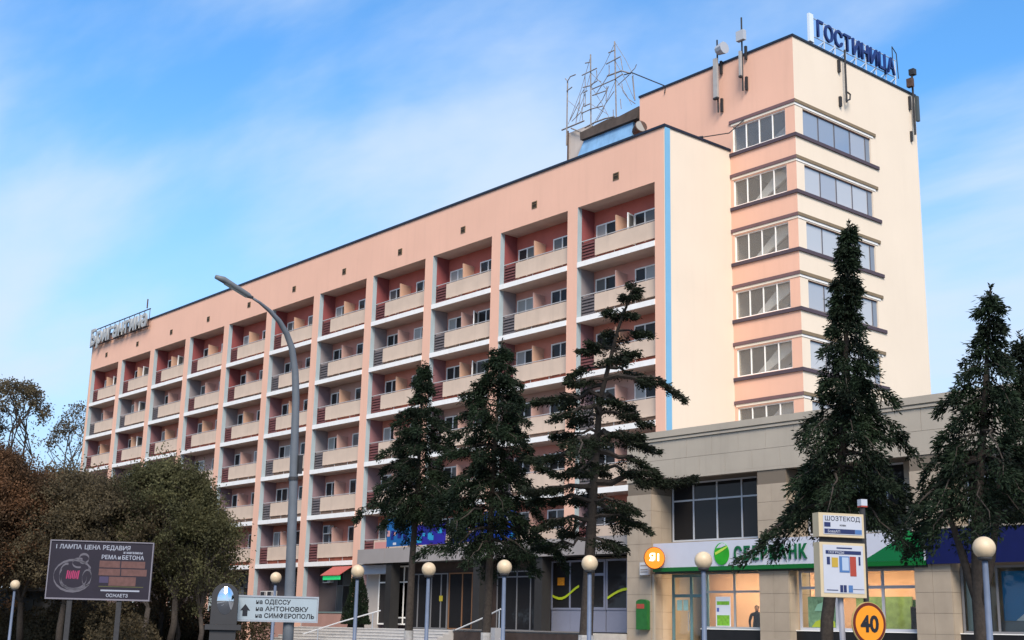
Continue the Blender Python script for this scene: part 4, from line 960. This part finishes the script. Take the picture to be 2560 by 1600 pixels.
lpart(MB().tube([(0.57, 0.02, 0.13), (0.57, 0.02, z0 + 3.20)], 0.055, 10), 'post', IRON, bx)
lpart(MB().box(0.50, 0.64, -0.06, 0.09, z0 + 3.20, z0 + 3.33, 0).box(0.50, 0.64, -0.06, 0.09, z0 + 3.17, z0 + 3.199, 1), 'post_cap', [SW, mat('print_red2', (0.30, 0.045, 0.03), 0.6)], bx)
lpart(MB().box(-0.45, 0.55, -0.03, 0.03, z0 + 2.425, z0 + 2.525), 'spacer', IRON, bx)
lpart(MB().tube([(0.05, 0.05, 0.13), (0.0, 0.05, z0 + 1.34)], 0.06, 8), 'support', mat('support_grey', (0.32, 0.32, 0.36), 0.5), bx)
fs = sign_thing('speed_sign', (25.87, -22.28, 0.40), 'round orange speed sign reading 40 with dark red rim', 'road sign', R(-16 + 90))
mb = MB(); disc(mb, 0, 0.44, 0.42, 0.42, -0.20, -0.17, 0, 32); lpart(mb, 'plate', mat('plate_back', (0.40, 0.30, 0.12), 0.5), fs)
mb = MB(); disc(mb, 0, 0.44, 0.405, 0.405, -0.206, -0.2005, 0, 32); lpart(mb, 'rim', mat('rim_dark_red', (0.10, 0.015, 0.01), 0.5), fs)
mb = MB(); disc(mb, 0, 0.44, 0.345, 0.345, -0.212, -0.2065, 0, 32); lpart(mb, 'face', mat('sign_orange', (0.72, 0.26, 0.015), 0.5), fs)
inst(text_mesh('40', 0.44, 0.006, BLK, 'CENTER', 0.014), 'numerals', (0, -0.217, 0.285), fs, TXT_F, local=True)
lpart(MB().box(-0.05, 0.05, -0.17, 0.05, 0.3, 0.36).box(-0.05, 0.05, -0.17, 0.05, 0.6, 0.66), 'bracket', IRON, fs)

# billboard
BZ = math.atan2(3.45, 2.86)
bb = sign_thing('billboard', (-15.8, -20.5, GZ), 'dark violet billboard with handwriting style print under the left trees', 'billboard', BZ + R(9))
BV = mat('billboard_violet', (0.013, 0.010, 0.020), 0.6, 0.15, 2)
zb = 2.52
lpart(MB().box(-2.22, 2.22, -0.12, 0.12, zb, zb + 2.50), 'board', BV, bb)
lpart(MB().box(-2.27, 2.27, -0.16, 0.14, zb - 0.07, zb - 0.002).box(-2.27, 2.27, -0.16, 0.14, zb + 2.502, zb + 2.55).box(-2.27, -2.222, -0.16, 0.14, zb, zb + 2.5).box(2.222, 2.27, -0.16, 0.14, zb, zb + 2.5), 'frame', mat('bb_frame', (0.17, 0.16, 0.19), 0.5), bb)
BT = mat('bb_text', (0.28, 0.30, 0.36), 0.6)
for s, x, z, h in (('1', -2.05, 2.17, 0.27), ('ЛАМПА', -1.86, 2.17, 0.27), ('ЦЕНА', -0.78, 2.17, 0.27), ('РЕДАВИЯ', 0.02, 2.17, 0.27), ('и', 0.95, 2.02, 0.16), ('магазины', 1.08, 2.02, 0.16), ('РЕМА', 0.0, 1.76, 0.25), ('и', 0.72, 1.76, 0.25), ('БЕТОНА', 0.9, 1.76, 0.25), ('ООЖАЕТЗ', 0.35, 0.08, 0.20)):
    inst(text_mesh(s, h, 0.006, BT, bold=0.004, sx=0.96), 'lettering', (x, -0.125, zb + z), bb, TXT_F, local=True)
pr = MB()
for (xa, xb_, za, zb_, mi) in ((-0.05, 0.85, 1.38, 1.68, 0), (0.9, 1.95, 1.38, 1.68, 0), (-0.05, 0.88, 1.03, 1.33, 0), (0.93, 2.05, 1.03, 1.33, 0), (0.42, 1.6, 0.58, 0.98, 0), (0.0, 0.40, 0.70, 0.98, 1), (0.0, 1.95, 0.52, 0.56, 2), (0.1, 1.8, 0.33, 0.40, 3)):
    pr.quad((xa, -0.126, zb + za), (xb_, -0.126, zb + za), (xb_, -0.126, zb + zb_), (xa, -0.126, zb + zb_), mi)
lpart(pr, 'print', [mat('bb_brown', (0.11, 0.055, 0.05), 0.7, 0.2, 6), mat('bb_violet', (0.05, 0.04, 0.085), 0.7), mat('bb_olive', (0.07, 0.07, 0.03), 0.7), BT], bb)
sw = MB(); r_ = random.Random(12)
for (cx, cz, rx, rz_, a0, a1, w_) in ((-1.15, 0.98, 0.85, 0.70, 30, 330, 0.05), (-1.05, 0.95, 0.70, 0.58, 150, 400, 0.05), (-1.1, 0.85, 0.55, 0.45, 180, 370, 0.04), (-0.75, 1.75, 0.22, 0.20, 0, 340, 0.05), (-0.95, 1.55, 0.28, 0.2, 60, 290, 0.04), (-0.55, 0.9, 0.2, 0.35, 0, 330, 0.035), (-1.45, 1.0, 0.3, 0.5, 80, 280, 0.05)):
    n = 16
    for k in range(n):
        p1, p2 = [(cx + rx * math.cos(R(a0 + (a1 - a0) * q / n)), cz + rz_ * math.sin(R(a0 + (a1 - a0) * q / n))) for q in (k, k + 1)]
        sw.quad((p1[0], -0.126, zb + p1[1] - w_), (p2[0], -0.126, zb + p2[1] - w_), (p2[0], -0.126, zb + p2[1] + w_), (p1[0], -0.126, zb + p1[1] + w_))
lpart(sw, 'drawing', mat('bb_grey', (0.10, 0.095, 0.115), 0.7), bb)
pk_ = MB()
for k in range(7): pk_.quad((-1.45 + k * 0.08, -0.129, zb + 0.85 + 0.05 * (k % 2)), (-1.40 + k * 0.08, -0.129, zb + 0.82), (-1.36 + k * 0.08, -0.129, zb + 1.22), (-1.42 + k * 0.08, -0.129, zb + 1.2 - 0.04 * (k % 3)))
lpart(pk_, 'pink_drawing', mat('bb_pink', (0.30, 0.03, 0.10), 0.7), bb)
for xx in (-1.2, 0.95): lpart(MB().box(xx - 0.11, xx + 0.11, -0.1, 0.1, 0.1, zb - 0.075), 'leg', IRON, bb)

# ---------------------------------------------------------------- trees
def arr_mesh(name, V, F4, material):
    me = bpy.data.meshes.new(name)
    nv, nf = len(V), len(F4)
    me.vertices.add(nv); me.vertices.foreach_set('co', np.asarray(V, np.float32).ravel())
    me.loops.add(nf * 4); me.loops.foreach_set('vertex_index', np.asarray(F4, np.int32).ravel())
    me.polygons.add(nf); me.polygons.foreach_set('loop_start', np.arange(0, nf * 4, 4, dtype=np.int32))
    me.polygons.foreach_set('loop_total', np.full(nf, 4, np.int32))
    me.materials.append(material); me.update(); me.validate()
    return me
def leaf_quads(P, D, Wd, L, nr):
    # P points, D long axis, widths and lengths: one slim rhombus each
    n = len(P)
    D = D / (np.linalg.norm(D, axis=1, keepdims=True) + 1e-9)
    Q = nr.normal(size=(n, 3)); Sd = np.cross(D, Q); Sd /= (np.linalg.norm(Sd, axis=1, keepdims=True) + 1e-9)
    a = P; b = P + D * (L * 0.45)[:, None] + Sd * (Wd * 0.5)[:, None]; c = P + D * L[:, None]; d = P + D * (L * 0.45)[:, None] - Sd * (Wd * 0.5)[:, None]
    V = np.stack([a, b, c, d], 1).reshape(-1, 3)
    F = np.arange(4 * n).reshape(n, 4)
    return V, F

def spruce(label, axis, prof, z_low, dens, seed, sparse=False, material=NEEDLE, tr=0.17, wash=0.55, lean_r=1.0, leafn=1.0, droop=0.35, gap=0.40):
    # axis: (x, y, z) points of the trunk; prof: [(z, radius)]
    nr = np.random.RandomState(seed); r = random.Random(seed)
    ax = np.array(axis, float); zs = ax[:, 2]
    base = Vector(axis[0])
    t = thing('spruce_tree' if not sparse else 'cedar_tree', base, label, 'tree')
    n = len(axis); rad = [tr * (1 - 0.93 * (p[2] - zs[0]) / (zs[-1] - zs[0])) + 0.012 for p in axis]
    tb = MB().tube(axis, rad, 9)
    tk = build(tb, 'trunk', BARK, t, True)
    if wash:
        p0 = axis[0]; p1 = tuple(ax[0] + (ax[1] - ax[0]) * (wash + 0.9) / max(ax[1][2] - ax[0][2], 0.1))
        build(MB().tube([(p0[0], p0[1], p0[2]), p1], [rad[0] + 0.012, rad[0] + 0.010], 10), 'whitewash', WASHED, tk)
    def trunk_at(z): return np.array([np.interp(z, zs, ax[:, 0]), np.interp(z, zs, ax[:, 1]), z])
    pz = np.array([p[0] for p in prof]); pr = np.array([p[1] for p in prof])
    o_ = np.argsort(pz); pz, pr = pz[o_], pr[o_]
    br = MB(); PP, DD, LL, WW = [], [], [], []
    z = z_low
    ztop = zs[-1]
    while z < ztop - 0.05:
        rr = float(np.interp(z, pz, pr))
        nb = (r.choice((3, 4)) if sparse else r.choice((5, 6, 6)))
        a0 = r.uniform(0, 6.28)
        for j in range(nb):
            a = a0 + 6.283 * j / nb + r.uniform(-0.35, 0.35)
            ln = rr * (r.uniform(0.5, 1.2) if sparse else (r.uniform(0.70, 1.22) if r.random() < 0.72 else r.uniform(0.2, 0.6)))
            if ln < 0.08: ln = 0.08
            p0 = trunk_at(z + r.uniform(-0.1, 0.1)); d = np.array([math.cos(a), math.sin(a), 0.0])
            frac = (z - z_low) / (ztop - z_low)
            up_ = (0.10 + 0.5 * frac) if not sparse else r.uniform(-0.05, 0.5)
            dr = droop * (1 - 0.6 * frac) if not sparse else r.uniform(0.0, 0.35)
            m_ = 6
            pts = []
            for q in range(m_ + 1):
                s = q / m_
                w_ = np.array([nr.normal(0, 0.03), nr.normal(0, 0.03), nr.normal(0, 0.03)]) * ln * (q > 0)
                pts.append(p0 + d * ln * s + np.array([0, 0, ln * (up_ * s - (up_ + dr) * s * s + 0.10 * s ** 4)]) + w_)
            br.tube(pts, [max(0.006, 0.030 * ln * (1 - 0.85 * q / m_) * (1.3 if sparse else 0.8)) for q in range(m_ + 1)], 5, cap=False)
            # foliage sprays along the branch
            ns = int((62 if sparse else 58) * ln * dens * leafn) + 8
            s = nr.uniform(0.18 if not sparse else 0.30, 1.03, ns) ** 0.8
            i0 = np.clip((s * m_).astype(int), 0, m_ - 1); fr_ = s * m_ - i0
            pa = np.array(pts)
            P = pa[i0] + (pa[i0 + 1] - pa[i0]) * fr_[:, None]
            side = np.cross(d, [0, 0, 1.0])
            off = nr.uniform(-1, 1, ns)
            wid = ln * 0.30 * (1.15 - s) + 0.09
            P = P + side[None, :] * (off * wid)[:, None]
            P[:, 2] -= np.abs(off) * wid * 0.25 + nr.uniform(0, 0.10, ns)
            # each spray: several slim twigs
            for it_ in range(6):
                D = d[None, :] * nr.uniform(0.2, 1.0, ns)[:, None] + side[None, :] * (off * 0.8 + nr.normal(0, 0.35, ns))[:, None] + np.array([0, 0, 1.0])[None, :] * (nr.uniform(-0.75, 0.25, ns) if it_ < 4 or sparse else nr.uniform(-1.6, -0.3, ns))[:, None]
                PP.append(P + nr.normal(0, 0.05, (ns, 3)) - np.array([0, 0, 1.0]) * (0 if it_ < 4 or sparse else 1) * nr.uniform(0, 0.16, (ns, 1))); DD.append(D)
                LL.append(nr.uniform(0.07, 0.19, ns) * (0.9 if sparse else 1.0)); WW.append(nr.uniform(0.025, 0.06, ns))
        z += (0.50 if sparse else gap) * r.uniform(0.75, 1.25) * (0.6 + 0.6 * min(1, rr))
    # leader
    ns = 60; zz = nr.uniform(ztop - 0.9, ztop + 0.12, ns); P = np.array([trunk_at(min(q, ztop)) + [0, 0, max(0, q - ztop)] for q in zz])
    a = nr.uniform(0, 6.28, ns); PP.append(P); DD.append(np.stack([np.cos(a), np.sin(a), nr.uniform(0.2, 1.2, ns)], 1)); LL.append(nr.uniform(0.08, 0.2, ns)); WW.append(np.full(ns, 0.05))
    b_ = build(br, 'branches', BARK, t); b_['kind'] = 'stuff'
    V, F = leaf_quads(np.concatenate(PP), np.concatenate(DD), np.concatenate(WW), np.concatenate(LL), nr)
    c = V.mean(0); V = V - c
    inst(arr_mesh('crown', V, F, material), 'crown', tuple(c), t)
    return t

spruce('dense dark spruce in front of the hotel entrance, leftmost of the conifers', [(0.50, -15, GZ), (0.52, -15, 0.5), (0.56, -15, 3.1), (0.73, -15, 6.2), (0.79, -15, 10.75)],
       [(4.3, 1.5), (4.8, 2.2), (5.6, 2.2), (7.0, 1.75), (8.2, 1.30), (8.9, 0.85), (9.4, 0.5), (10.2, 0.36), (10.8, 0.12)], 4.9, 1.25, 11, droop=0.5, gap=0.33)
spruce('dense dark spruce, second from left, with a notched top', [(5.15, -15, GZ), (5.17, -15, 0.4), (5.25, -15, 1.6), (5.30, -15, 5.5), (5.64, -15, 10.9)],
       [(3.1, 1.5), (3.6, 2.5), (4.4, 2.4), (6.0, 2.0), (7.6, 1.65), (8.9, 1.45), (9.3, 0.9), (9.9, 0.5), (10.6, 0.36), (10.9, 0.1)], 3.7, 1.25, 23, droop=0.5, gap=0.33)
spruce('sparse leaning cedar with bare spreading branches before the hotel corner', [(10.28, -15, GZ), (10.29, -15, 0.4), (10.43, -15, 2.85), (10.61, -15, 5.5), (10.87, -15, 8.1), (11.7, -15, 10.4), (12.5, -15, 11.85)],
       [(3.3, 1.2), (4.2, 2.9), (5.4, 3.6), (6.6, 3.1), (7.6, 2.3), (8.8, 2.6), (9.6, 1.5), (10.6, 0.8), (11.8, 0.25)], 3.5, 1.0, 37, sparse=True, material=NEEDLE2, tr=0.24, leafn=1.5)
spruce('tall narrow dark spruce in front of the tower windows', [(19.6, -15, GZ), (19.72, -15, 1.0), (19.95, -15, 2.2), (20.26, -15, 3.7), (20.6, -15, 7.5), (20.93, -15, 11.95)],
       [(4.0, 2.3), (4.6, 2.25), (5.4, 1.95), (6.4, 1.60), (7.4, 1.25), (8.4, 0.90), (9.2, 0.55), (10.2, 0.36), (11.2, 0.30), (11.95, 0.08)], 4.3, 1.25, 41, tr=0.19, droop=0.7, gap=0.36)
t5 = spruce('forked spruce with shaggy crown in front of the blue fascia', [(24.25, -15, GZ), (24.24, -15, 0.95), (24.22, -15, 1.6), (24.3, -15, 3.5), (24.7, -15, 6.2), (25.08, -15, 9.25)],
       [(4.0, 2.0), (4.6, 2.1), (5.2, 1.8), (5.8, 1.5), (6.6, 1.1), (7.3, 0.95), (7.7, 0.5), (8.6, 0.34), (9.2, 0.10)], 4.2, 1.15, 53, tr=0.20, droop=0.9)
build(MB().tube([(24.24, -15, 1.35), (24.0, -15.05, 2.2), (23.75, -15.1, 3.2), (23.4, -15.2, 4.4)], [0.13, 0.11, 0.08, 0.03], 8), 'side_trunk', BARK, t5, True)
build(MB().tube([(24.26, -15, 1.3), (24.55, -14.9, 2.4), (24.75, -14.8, 3.6), (24.9, -14.8, 5.0)], [0.12, 0.10, 0.08, 0.03], 8), 'side_trunk', BARK, t5, True)
spruce('smaller spruce at the right edge behind the forked one', [(26.0, -13.6, GZ), (26.0, -13.6, 1.0), (25.8, -13.6, 4.0), (25.05, -13.6, 8.3)],
       [(3.4, 1.0), (4.0, 1.6), (4.8, 1.4), (6.2, 0.9), (7.0, 0.5), (7.7, 0.3), (8.3, 0.08)], 3.5, 0.95, 61, tr=0.16, droop=0.6)
# clipped dark cypress bush at the steps
cy = thing('cypress_bush', (-19.3, -4.2, 0.5), 'dark conical cypress bush beside the entrance steps', 'bush')
nr = np.random.RandomState(5)
n = 9000
zz = nr.uniform(0, 1, n) ** 1.3; a = nr.uniform(0, 6.283, n); rr = 0.74 * (1 - zz) ** 0.55 * np.sqrt(nr.uniform(0.5, 1.05, n)) * (1 + 0.12 * np.sin(a * 3 + zz * 9))
P = np.stack([rr * np.cos(a), rr * np.sin(a), 0.15 + zz * 2.85], 1)
V, F = leaf_quads(P, np.stack([np.cos(a) * 0.5, np.sin(a) * 0.5, np.ones(n)], 1) + nr.normal(0, 0.3, (n, 3)), nr.uniform(0.03, 0.06, n), nr.uniform(0.08, 0.18, n), nr)
inst(arr_mesh('crown', V, F, NEEDLE), 'crown', (-19.3, -4.2, 0.5), cy)
build(MB().tube([(-19.3, -4.2, 0.4), (-19.3, -4.2, 3.2)], [0.5, 0.05], 8), 'dark_core', mat('bush_core', (0.006, 0.007, 0.005), 1.0), cy)  # near-black cone filling the inside of the crown

def broadleaf(label, base, h, crown_c, crown_r, nleaf, material, seed, leaf=0.13, bare=False, tr=0.2, lean=(0, 0)):
    nr = np.random.RandomState(seed); r = random.Random(seed)
    t = thing('broadleaf_tree', base, label, 'tree')
    cc = np.array(crown_c, float); cr = np.array(crown_r, float)
    br = MB(); tips = []
    b0 = np.array(base, float); fork = b0 + (cc - b0) * 0.42 + np.array([lean[0], lean[1], 0])
    br.tube([tuple(b0), tuple((b0 + fork) / 2 + nr.normal(0, 0.08, 3)), tuple(fork)], [tr, tr * 0.85, tr * 0.7], 8)
    tk = build(br, 'trunk', BARK2, t, True)
    bm = MB()
    def grow(p, q, rad, lev):
        m1 = p + (q - p) * 0.5 + nr.normal(0, 0.06, 3) * np.linalg.norm(q - p)
        bm.tube([tuple(p), tuple(m1), tuple(q)], [rad, rad * 0.75, rad * 0.5], 5 if lev < 2 else 4, cap=False)
        tips.append(m1); tips.append(q)
        if lev >= (4 if bare else 3): return
        for _ in range(3 if lev else 3):
            dv = nr.normal(0, 1, 3); dv /= np.linalg.norm(dv); dv[2] = abs(dv[2]) * 0.7 + 0.05
            base_d = (q - p) / (np.linalg.norm(q - p) + 1e-6)
            dv = dv * 0.75 + base_d * 0.55
            q2 = q + dv * np.linalg.norm(q - p) * r.uniform(0.5, 0.8)
            u = (q2 - cc) / cr
            if np.dot(u, u) > 1.25: q2 = cc + u / math.sqrt(np.dot(u, u)) * cr * 1.05
            grow(q, q2, rad * 0.5, lev + 1)
    for _ in range(7):
        u = nr.normal(0, 1, 3); u /= np.linalg.norm(u); u[2] = u[2] * 0.8 + 0.15
        grow(fork, cc + u * cr * r.uniform(0.35, 0.7), tr * 0.42, 0)
    for _ in range(0 if bare else 150):
        u = nr.normal(0, 1, 3); u /= np.linalg.norm(u)
        if u[2] < -0.55: continue
        p0 = cc + u * cr * 0.8; p2 = cc + u * cr * r.uniform(1.0, 1.32) + nr.normal(0, 0.12, 3)
        bm.tube([tuple(fork + (p0 - fork) * 0.55), tuple(p0), tuple(p2)], [0.022, 0.014, 0.006], 4, cap=False)
        for q in (0.35, 0.65, 1.0): tips.append(p0 + (p2 - p0) * q)
    build(bm, 'branches', BARK2, t)['kind'] = 'stuff'
    if nleaf:
        T = np.array(tips); idx = nr.randint(0, len(T), nleaf)
        # clumps round branch tips and clumps spread through the crown
        nc = 170
        u = nr.normal(0, 1, (nc, 3)); u /= np.linalg.norm(u, axis=1, keepdims=True)
        bump_ = 1 + 0.22 * np.sin(u[:, 0] * 5 + seed) * np.sin(u[:, 1] * 4 + 2 * seed) + 0.16 * np.sin(u[:, 2] * 7 + seed * 3)
        C = cc + u * cr * bump_[:, None] * (nr.uniform(0.12, 1.0, (nc, 1)) ** 0.45)
        allc = np.concatenate([T, C])
        wts = nr.uniform(0.15, 1.0, len(allc)) ** 2; wts /= wts.sum()
        idx = nr.choice(len(allc), nleaf, p=wts)
        cs = (nr.uniform(0.12, 0.46, len(allc)) if not bare else np.full(len(allc), 0.22))[idx]
        P = allc[idx] + nr.normal(0, 1, (nleaf, 3)) * cs[:, None] * np.array([1, 1, 0.75]) * (0.5 + 0.16 * cr.mean())
        P = P[P[:, 2] > GZ + 0.3]; m_ = len(P)
        D = nr.normal(0, 1, (m_, 3)); D[:, 2] -= 0.3
        V, F = leaf_quads(P, D, nr.uniform(0.45, 0.8, m_) * leaf, nr.uniform(0.8, 1.5, m_) * leaf, nr)
        c = V.mean(0); inst(arr_mesh('crown', V - c, F, material), 'crown', tuple(c), t)
    return t
gz = GZ + 0.1
broadleaf('round olive green tree right of the billboard, before the hotel', (-21.2, -14.3, gz), 9, (-21.2, -15.0, 5.3), (2.4, 2.4, 3.0), 42000, LEAF_G, 101, 0.125, lean=(0.6, 0.2))
broadleaf('bushy olive green tree between the billboard and the hotel piers', (-19.6, -13.4, gz), 7, (-19.8, -13.4, 3.6), (1.7, 1.7, 2.6), 22000, LEAF_G, 102, 0.12, tr=0.15)
broadleaf('dark leaning tree directly behind the billboard', (-20.5, -15.9, gz), 8, (-22.6, -16.8, 4.2), (2.6, 2.6, 2.9), 44000, LEAF_B, 103, 0.125, lean=(0.5, 0.6), tr=0.18)
broadleaf('brown olive tree above the left half of the billboard', (-24.6, -18.6, gz), 8, (-24.6, -18.5, 4.4), (2.8, 2.8, 3.0), 47000, LEAF_B, 104, 0.125)
broadleaf('rusty orange autumn tree at the left picture edge', (-27.5, -22.6, gz), 9, (-27.2, -22.4, 5.4), (3.0, 2.8, 3.4), 47000, LEAF_O, 105, 0.125)
broadleaf('second rusty brown tree beside the left edge globe lamp', (-27.5, -19.5, gz), 8, (-26.4, -20.4, 4.6), (2.6, 2.6, 3.0), 40000, LEAF_O, 106, 0.125)
broadleaf('brown tree in front of the leftmost hotel bays', (-34.0, -15.0, gz), 9, (-33.0, -15.8, 4.8), (3.6, 3.6, 3.7), 51000, LEAF_B, 107, 0.15)
broadleaf('olive brown tree before the third hotel bay from the left', (-31.0, -10.0, gz), 9, (-29.5, -11.0, 4.3), (3.2, 3.2, 3.2), 44000, LEAF_B, 108, 0.15)
broadleaf('low dark tree between the kiosk row and the billboard', (-24.0, -12.5, gz), 6, (-24.0, -12.8, 3.4), (2.6, 2.6, 2.8), 34000, LEAF_B, 109, 0.125, tr=0.16)
broadleaf('low dark bushy tree left of the kiosk row', (-36.5, -20.5, gz), 6, (-36.0, -20.5, 4.4), (3.8, 3.4, 3.6), 44000, LEAF_B, 110, 0.15, tr=0.16)
broadleaf('wide brown tree beyond the kiosk row at the far left', (-46, -17, gz), 9, (-46, -17, 4.8), (4.6, 4.6, 4.2), 44000, LEAF_B, 115, 0.23)
broadleaf('broad rusty tree closing the far left behind the globe lamp', (-47, -26.5, gz), 9, (-46, -25.5, 5.8), (4.6, 4.6, 4.6), 44000, LEAF_O, 116, 0.23)
broadleaf('tall brown tree before the far hotel end', (-58, -12, gz), 11, (-57, -12.5, 5.2), (4.8, 4.8, 4.6), 40000, LEAF_B, 117, 0.25)
# far wood closing the view along the street
def thicket(name, label, segs, n, leaf, material, seed):
    nr = np.random.RandomState(seed)
    k = nr.randint(0, len(segs), n); S = np.array(segs, float)[k]
    u = nr.normal(0, 1, (n, 3)); u /= np.linalg.norm(u, axis=1, keepdims=True)
    rr = nr.uniform(0.5, 1.05, n) ** 0.4
    P = S[:, :3] + u * S[:, 3:6] * rr[:, None]
    P = P[P[:, 2] > GZ]; m_ = len(P)
    V, F = leaf_quads(P, nr.normal(0, 1, (m_, 3)), nr.uniform(0.5, 0.9, m_) * leaf, nr.uniform(0.9, 1.6, m_) * leaf, nr)
    c = V.mean(0); c[2] = GZ
    o = inst(arr_mesh(name, V - c, F, material), name, tuple(c))
    o['kind'] = 'stuff'; o['label'] = label; o['category'] = 'trees' if 'wood' in name else 'shrubs'
    return o
rs = random.Random(77); segs = []
for j in range(60):
    segs.append((-110 + rs.uniform(-30, 10), -75 + j * 2.0, rs.uniform(2.5, 6.0), rs.uniform(3, 5), rs.uniform(3, 5), rs.uniform(4, 7.5)))
thicket('far_wood', 'dark mass of far trees closing the street at the left', segs, 60000, 0.55, LEAF_B, 78)
segs = []
for j in range(46): segs.append((-62 + j * 0.95, -14.5 + rs.uniform(-1.5, 1.5) - 0.10 * j * 0.4, rs.uniform(-0.6, 0.3), 1.1, 0.9, rs.uniform(0.9, 1.6)))
for j in range(30): segs.append((-44 + j * 0.75, -8.8 + rs.uniform(-0.5, 0.5), rs.uniform(0.2, 0.8), 0.8, 0.6, rs.uniform(1.0, 1.6)))  # shrubs added over the sunlit plinth to stand in for shade
thicket('undergrowth', 'dark undergrowth of shrubs added beneath the left trees in place of shade', segs, 70000, 0.14, LEAF_B, 79)
broadleaf('nearly bare twiggy tree beyond the left end of the hotel', (-84, -2.5, GZ), 22, (-84, -2.2, 16.0), (4.2, 4.2, 6.6), 5200, LEAF_B, 111, 0.24, bare=True, tr=0.30)
broadleaf('thin bare tree close against the left end of the hotel', (-79.0, 3.5, GZ), 22, (-79.5, 3.3, 15.2), (3.0, 3.0, 5.4), 2000, LEAF_B, 112, 0.22, bare=True, tr=0.24)
broadleaf('dark feathery tree rising behind the left end of the hotel', (-84, 10, GZ), 26, (-84, 10.5, 20.0), (3.4, 3.4, 7.0), 5000, LEAF_G, 113, 0.24, bare=True, tr=0.3)
broadleaf('far left bare brown tree with a tall dead spike', (-95, -12, GZ), 22, (-95, -11, 15.0), (6, 6, 6.0), 7000, LEAF_O, 114, 0.26, bare=True, tr=0.3)

# ---------------------------------------------------------------- people
def person(loc, label, h, rz, coat, trousers, skin, hair, pose='stand'):
    t = thing('person', loc, label, 'person', rz=rz)
    me = bpy.data.meshes.new('body')
    s = h / 1.75
    arm_r = [(-0.22, 0, 1.40), (-0.30, -0.02, 1.13), (-0.27, -0.12, 0.90), (-0.26, -0.15, 0.80)]
    arm_l = [(0.22, 0, 1.40), (0.30, -0.04, 1.14), (0.20, -0.20, 1.25), (0.12, -0.22, 1.35)] if pose == 'phone' else [(0.22, 0, 1.40), (0.30, -0.02, 1.13), (0.27, -0.12, 0.90), (0.26, -0.15, 0.80)]
    V = [(0, 0, 0.95), (0, 0.01, 1.15), (0, 0, 1.40), (0, -0.01, 1.50), (0, -0.02, 1.58)]
    E = [(0, 1), (1, 2), (2, 3), (3, 4)]; RAD = [(0.17, 0.12), (0.16, 0.12), (0.17, 0.12), (0.065, 0.065), (0.07, 0.07)]
    for ch, root in ((arm_r, 2), (arm_l, 2)):
        p = root
        for c, rr in zip(ch, (0.075, 0.058, 0.042, 0.035)):
            V.append(c); E.append((p, len(V) - 1)); RAD.append((rr, rr)); p = len(V) - 1
    for sx_ in (-1, 1):
        p = 0
        for c, rr in zip([(0.10 * sx_, 0, 0.88), (0.11 * sx_, -0.02, 0.48), (0.12 * sx_, 0.01, 0.09), (0.12 * sx_, -0.13, 0.04)], (0.10, 0.07, 0.05, 0.04)):
            V.append(c); E.append((p, len(V) - 1)); RAD.append((rr, rr)); p = len(V) - 1
    me.from_pydata([(x * s, y * s, z * s) for x, y, z in V], E, [])
    o = bpy.data.objects.new('body', me); COL.objects.link(o); o.parent = t
    sk = o.modifiers.new('skin', 'SKIN'); sk.use_smooth_shade = True
    for k, rr in enumerate(RAD): me.skin_vertices[0].data[k].radius = (rr[0] * s, rr[1] * s)
    me.skin_vertices[0].data[0].use_root = True
    o.modifiers.new('sub', 'SUBSURF').levels = 2
    o.modifiers['sub'].render_levels = 2
    me.materials.append(coat)
    hd_ = MB().lathe((0, -0.02 * s, 1.53 * s), [(0.05 * s, 0), (0.075 * s, 0.04 * s), (0.082 * s, 0.12 * s), (0.07 * s, 0.19 * s), (0.03 * s, 0.225 * s)], 14)
    build(hd_, 'head', skin, t, True, local=True)
    build(MB().lathe((0, -0.10 * s, 1.63 * s), [(0.008 * s, 0), (0.014 * s, 0.012 * s), (0.006 * s, 0.035 * s)], 6), 'nose', skin, t, True, local=True)
    build(MB().lathe((0, 0.0, 1.62 * s), [(0.088 * s, 0), (0.092 * s, 0.08 * s), (0.072 * s, 0.13 * s), (0.02 * s, 0.15 * s)], 14), 'hair', hair, t, True, local=True)
    return t
DKCOAT = mat('dark_coat', (0.012, 0.010, 0.016), 0.9); SKIN = mat('skin', (0.35, 0.20, 0.14), 0.6); HAIR = mat('dark_hair', (0.012, 0.009, 0.008), 0.8)
person((6.0, -1.0, 0.0), 'person in dark clothes with a raised hand behind the bank window', 1.78, R(35), DKCOAT, DKCOAT, SKIN, HAIR, 'phone')
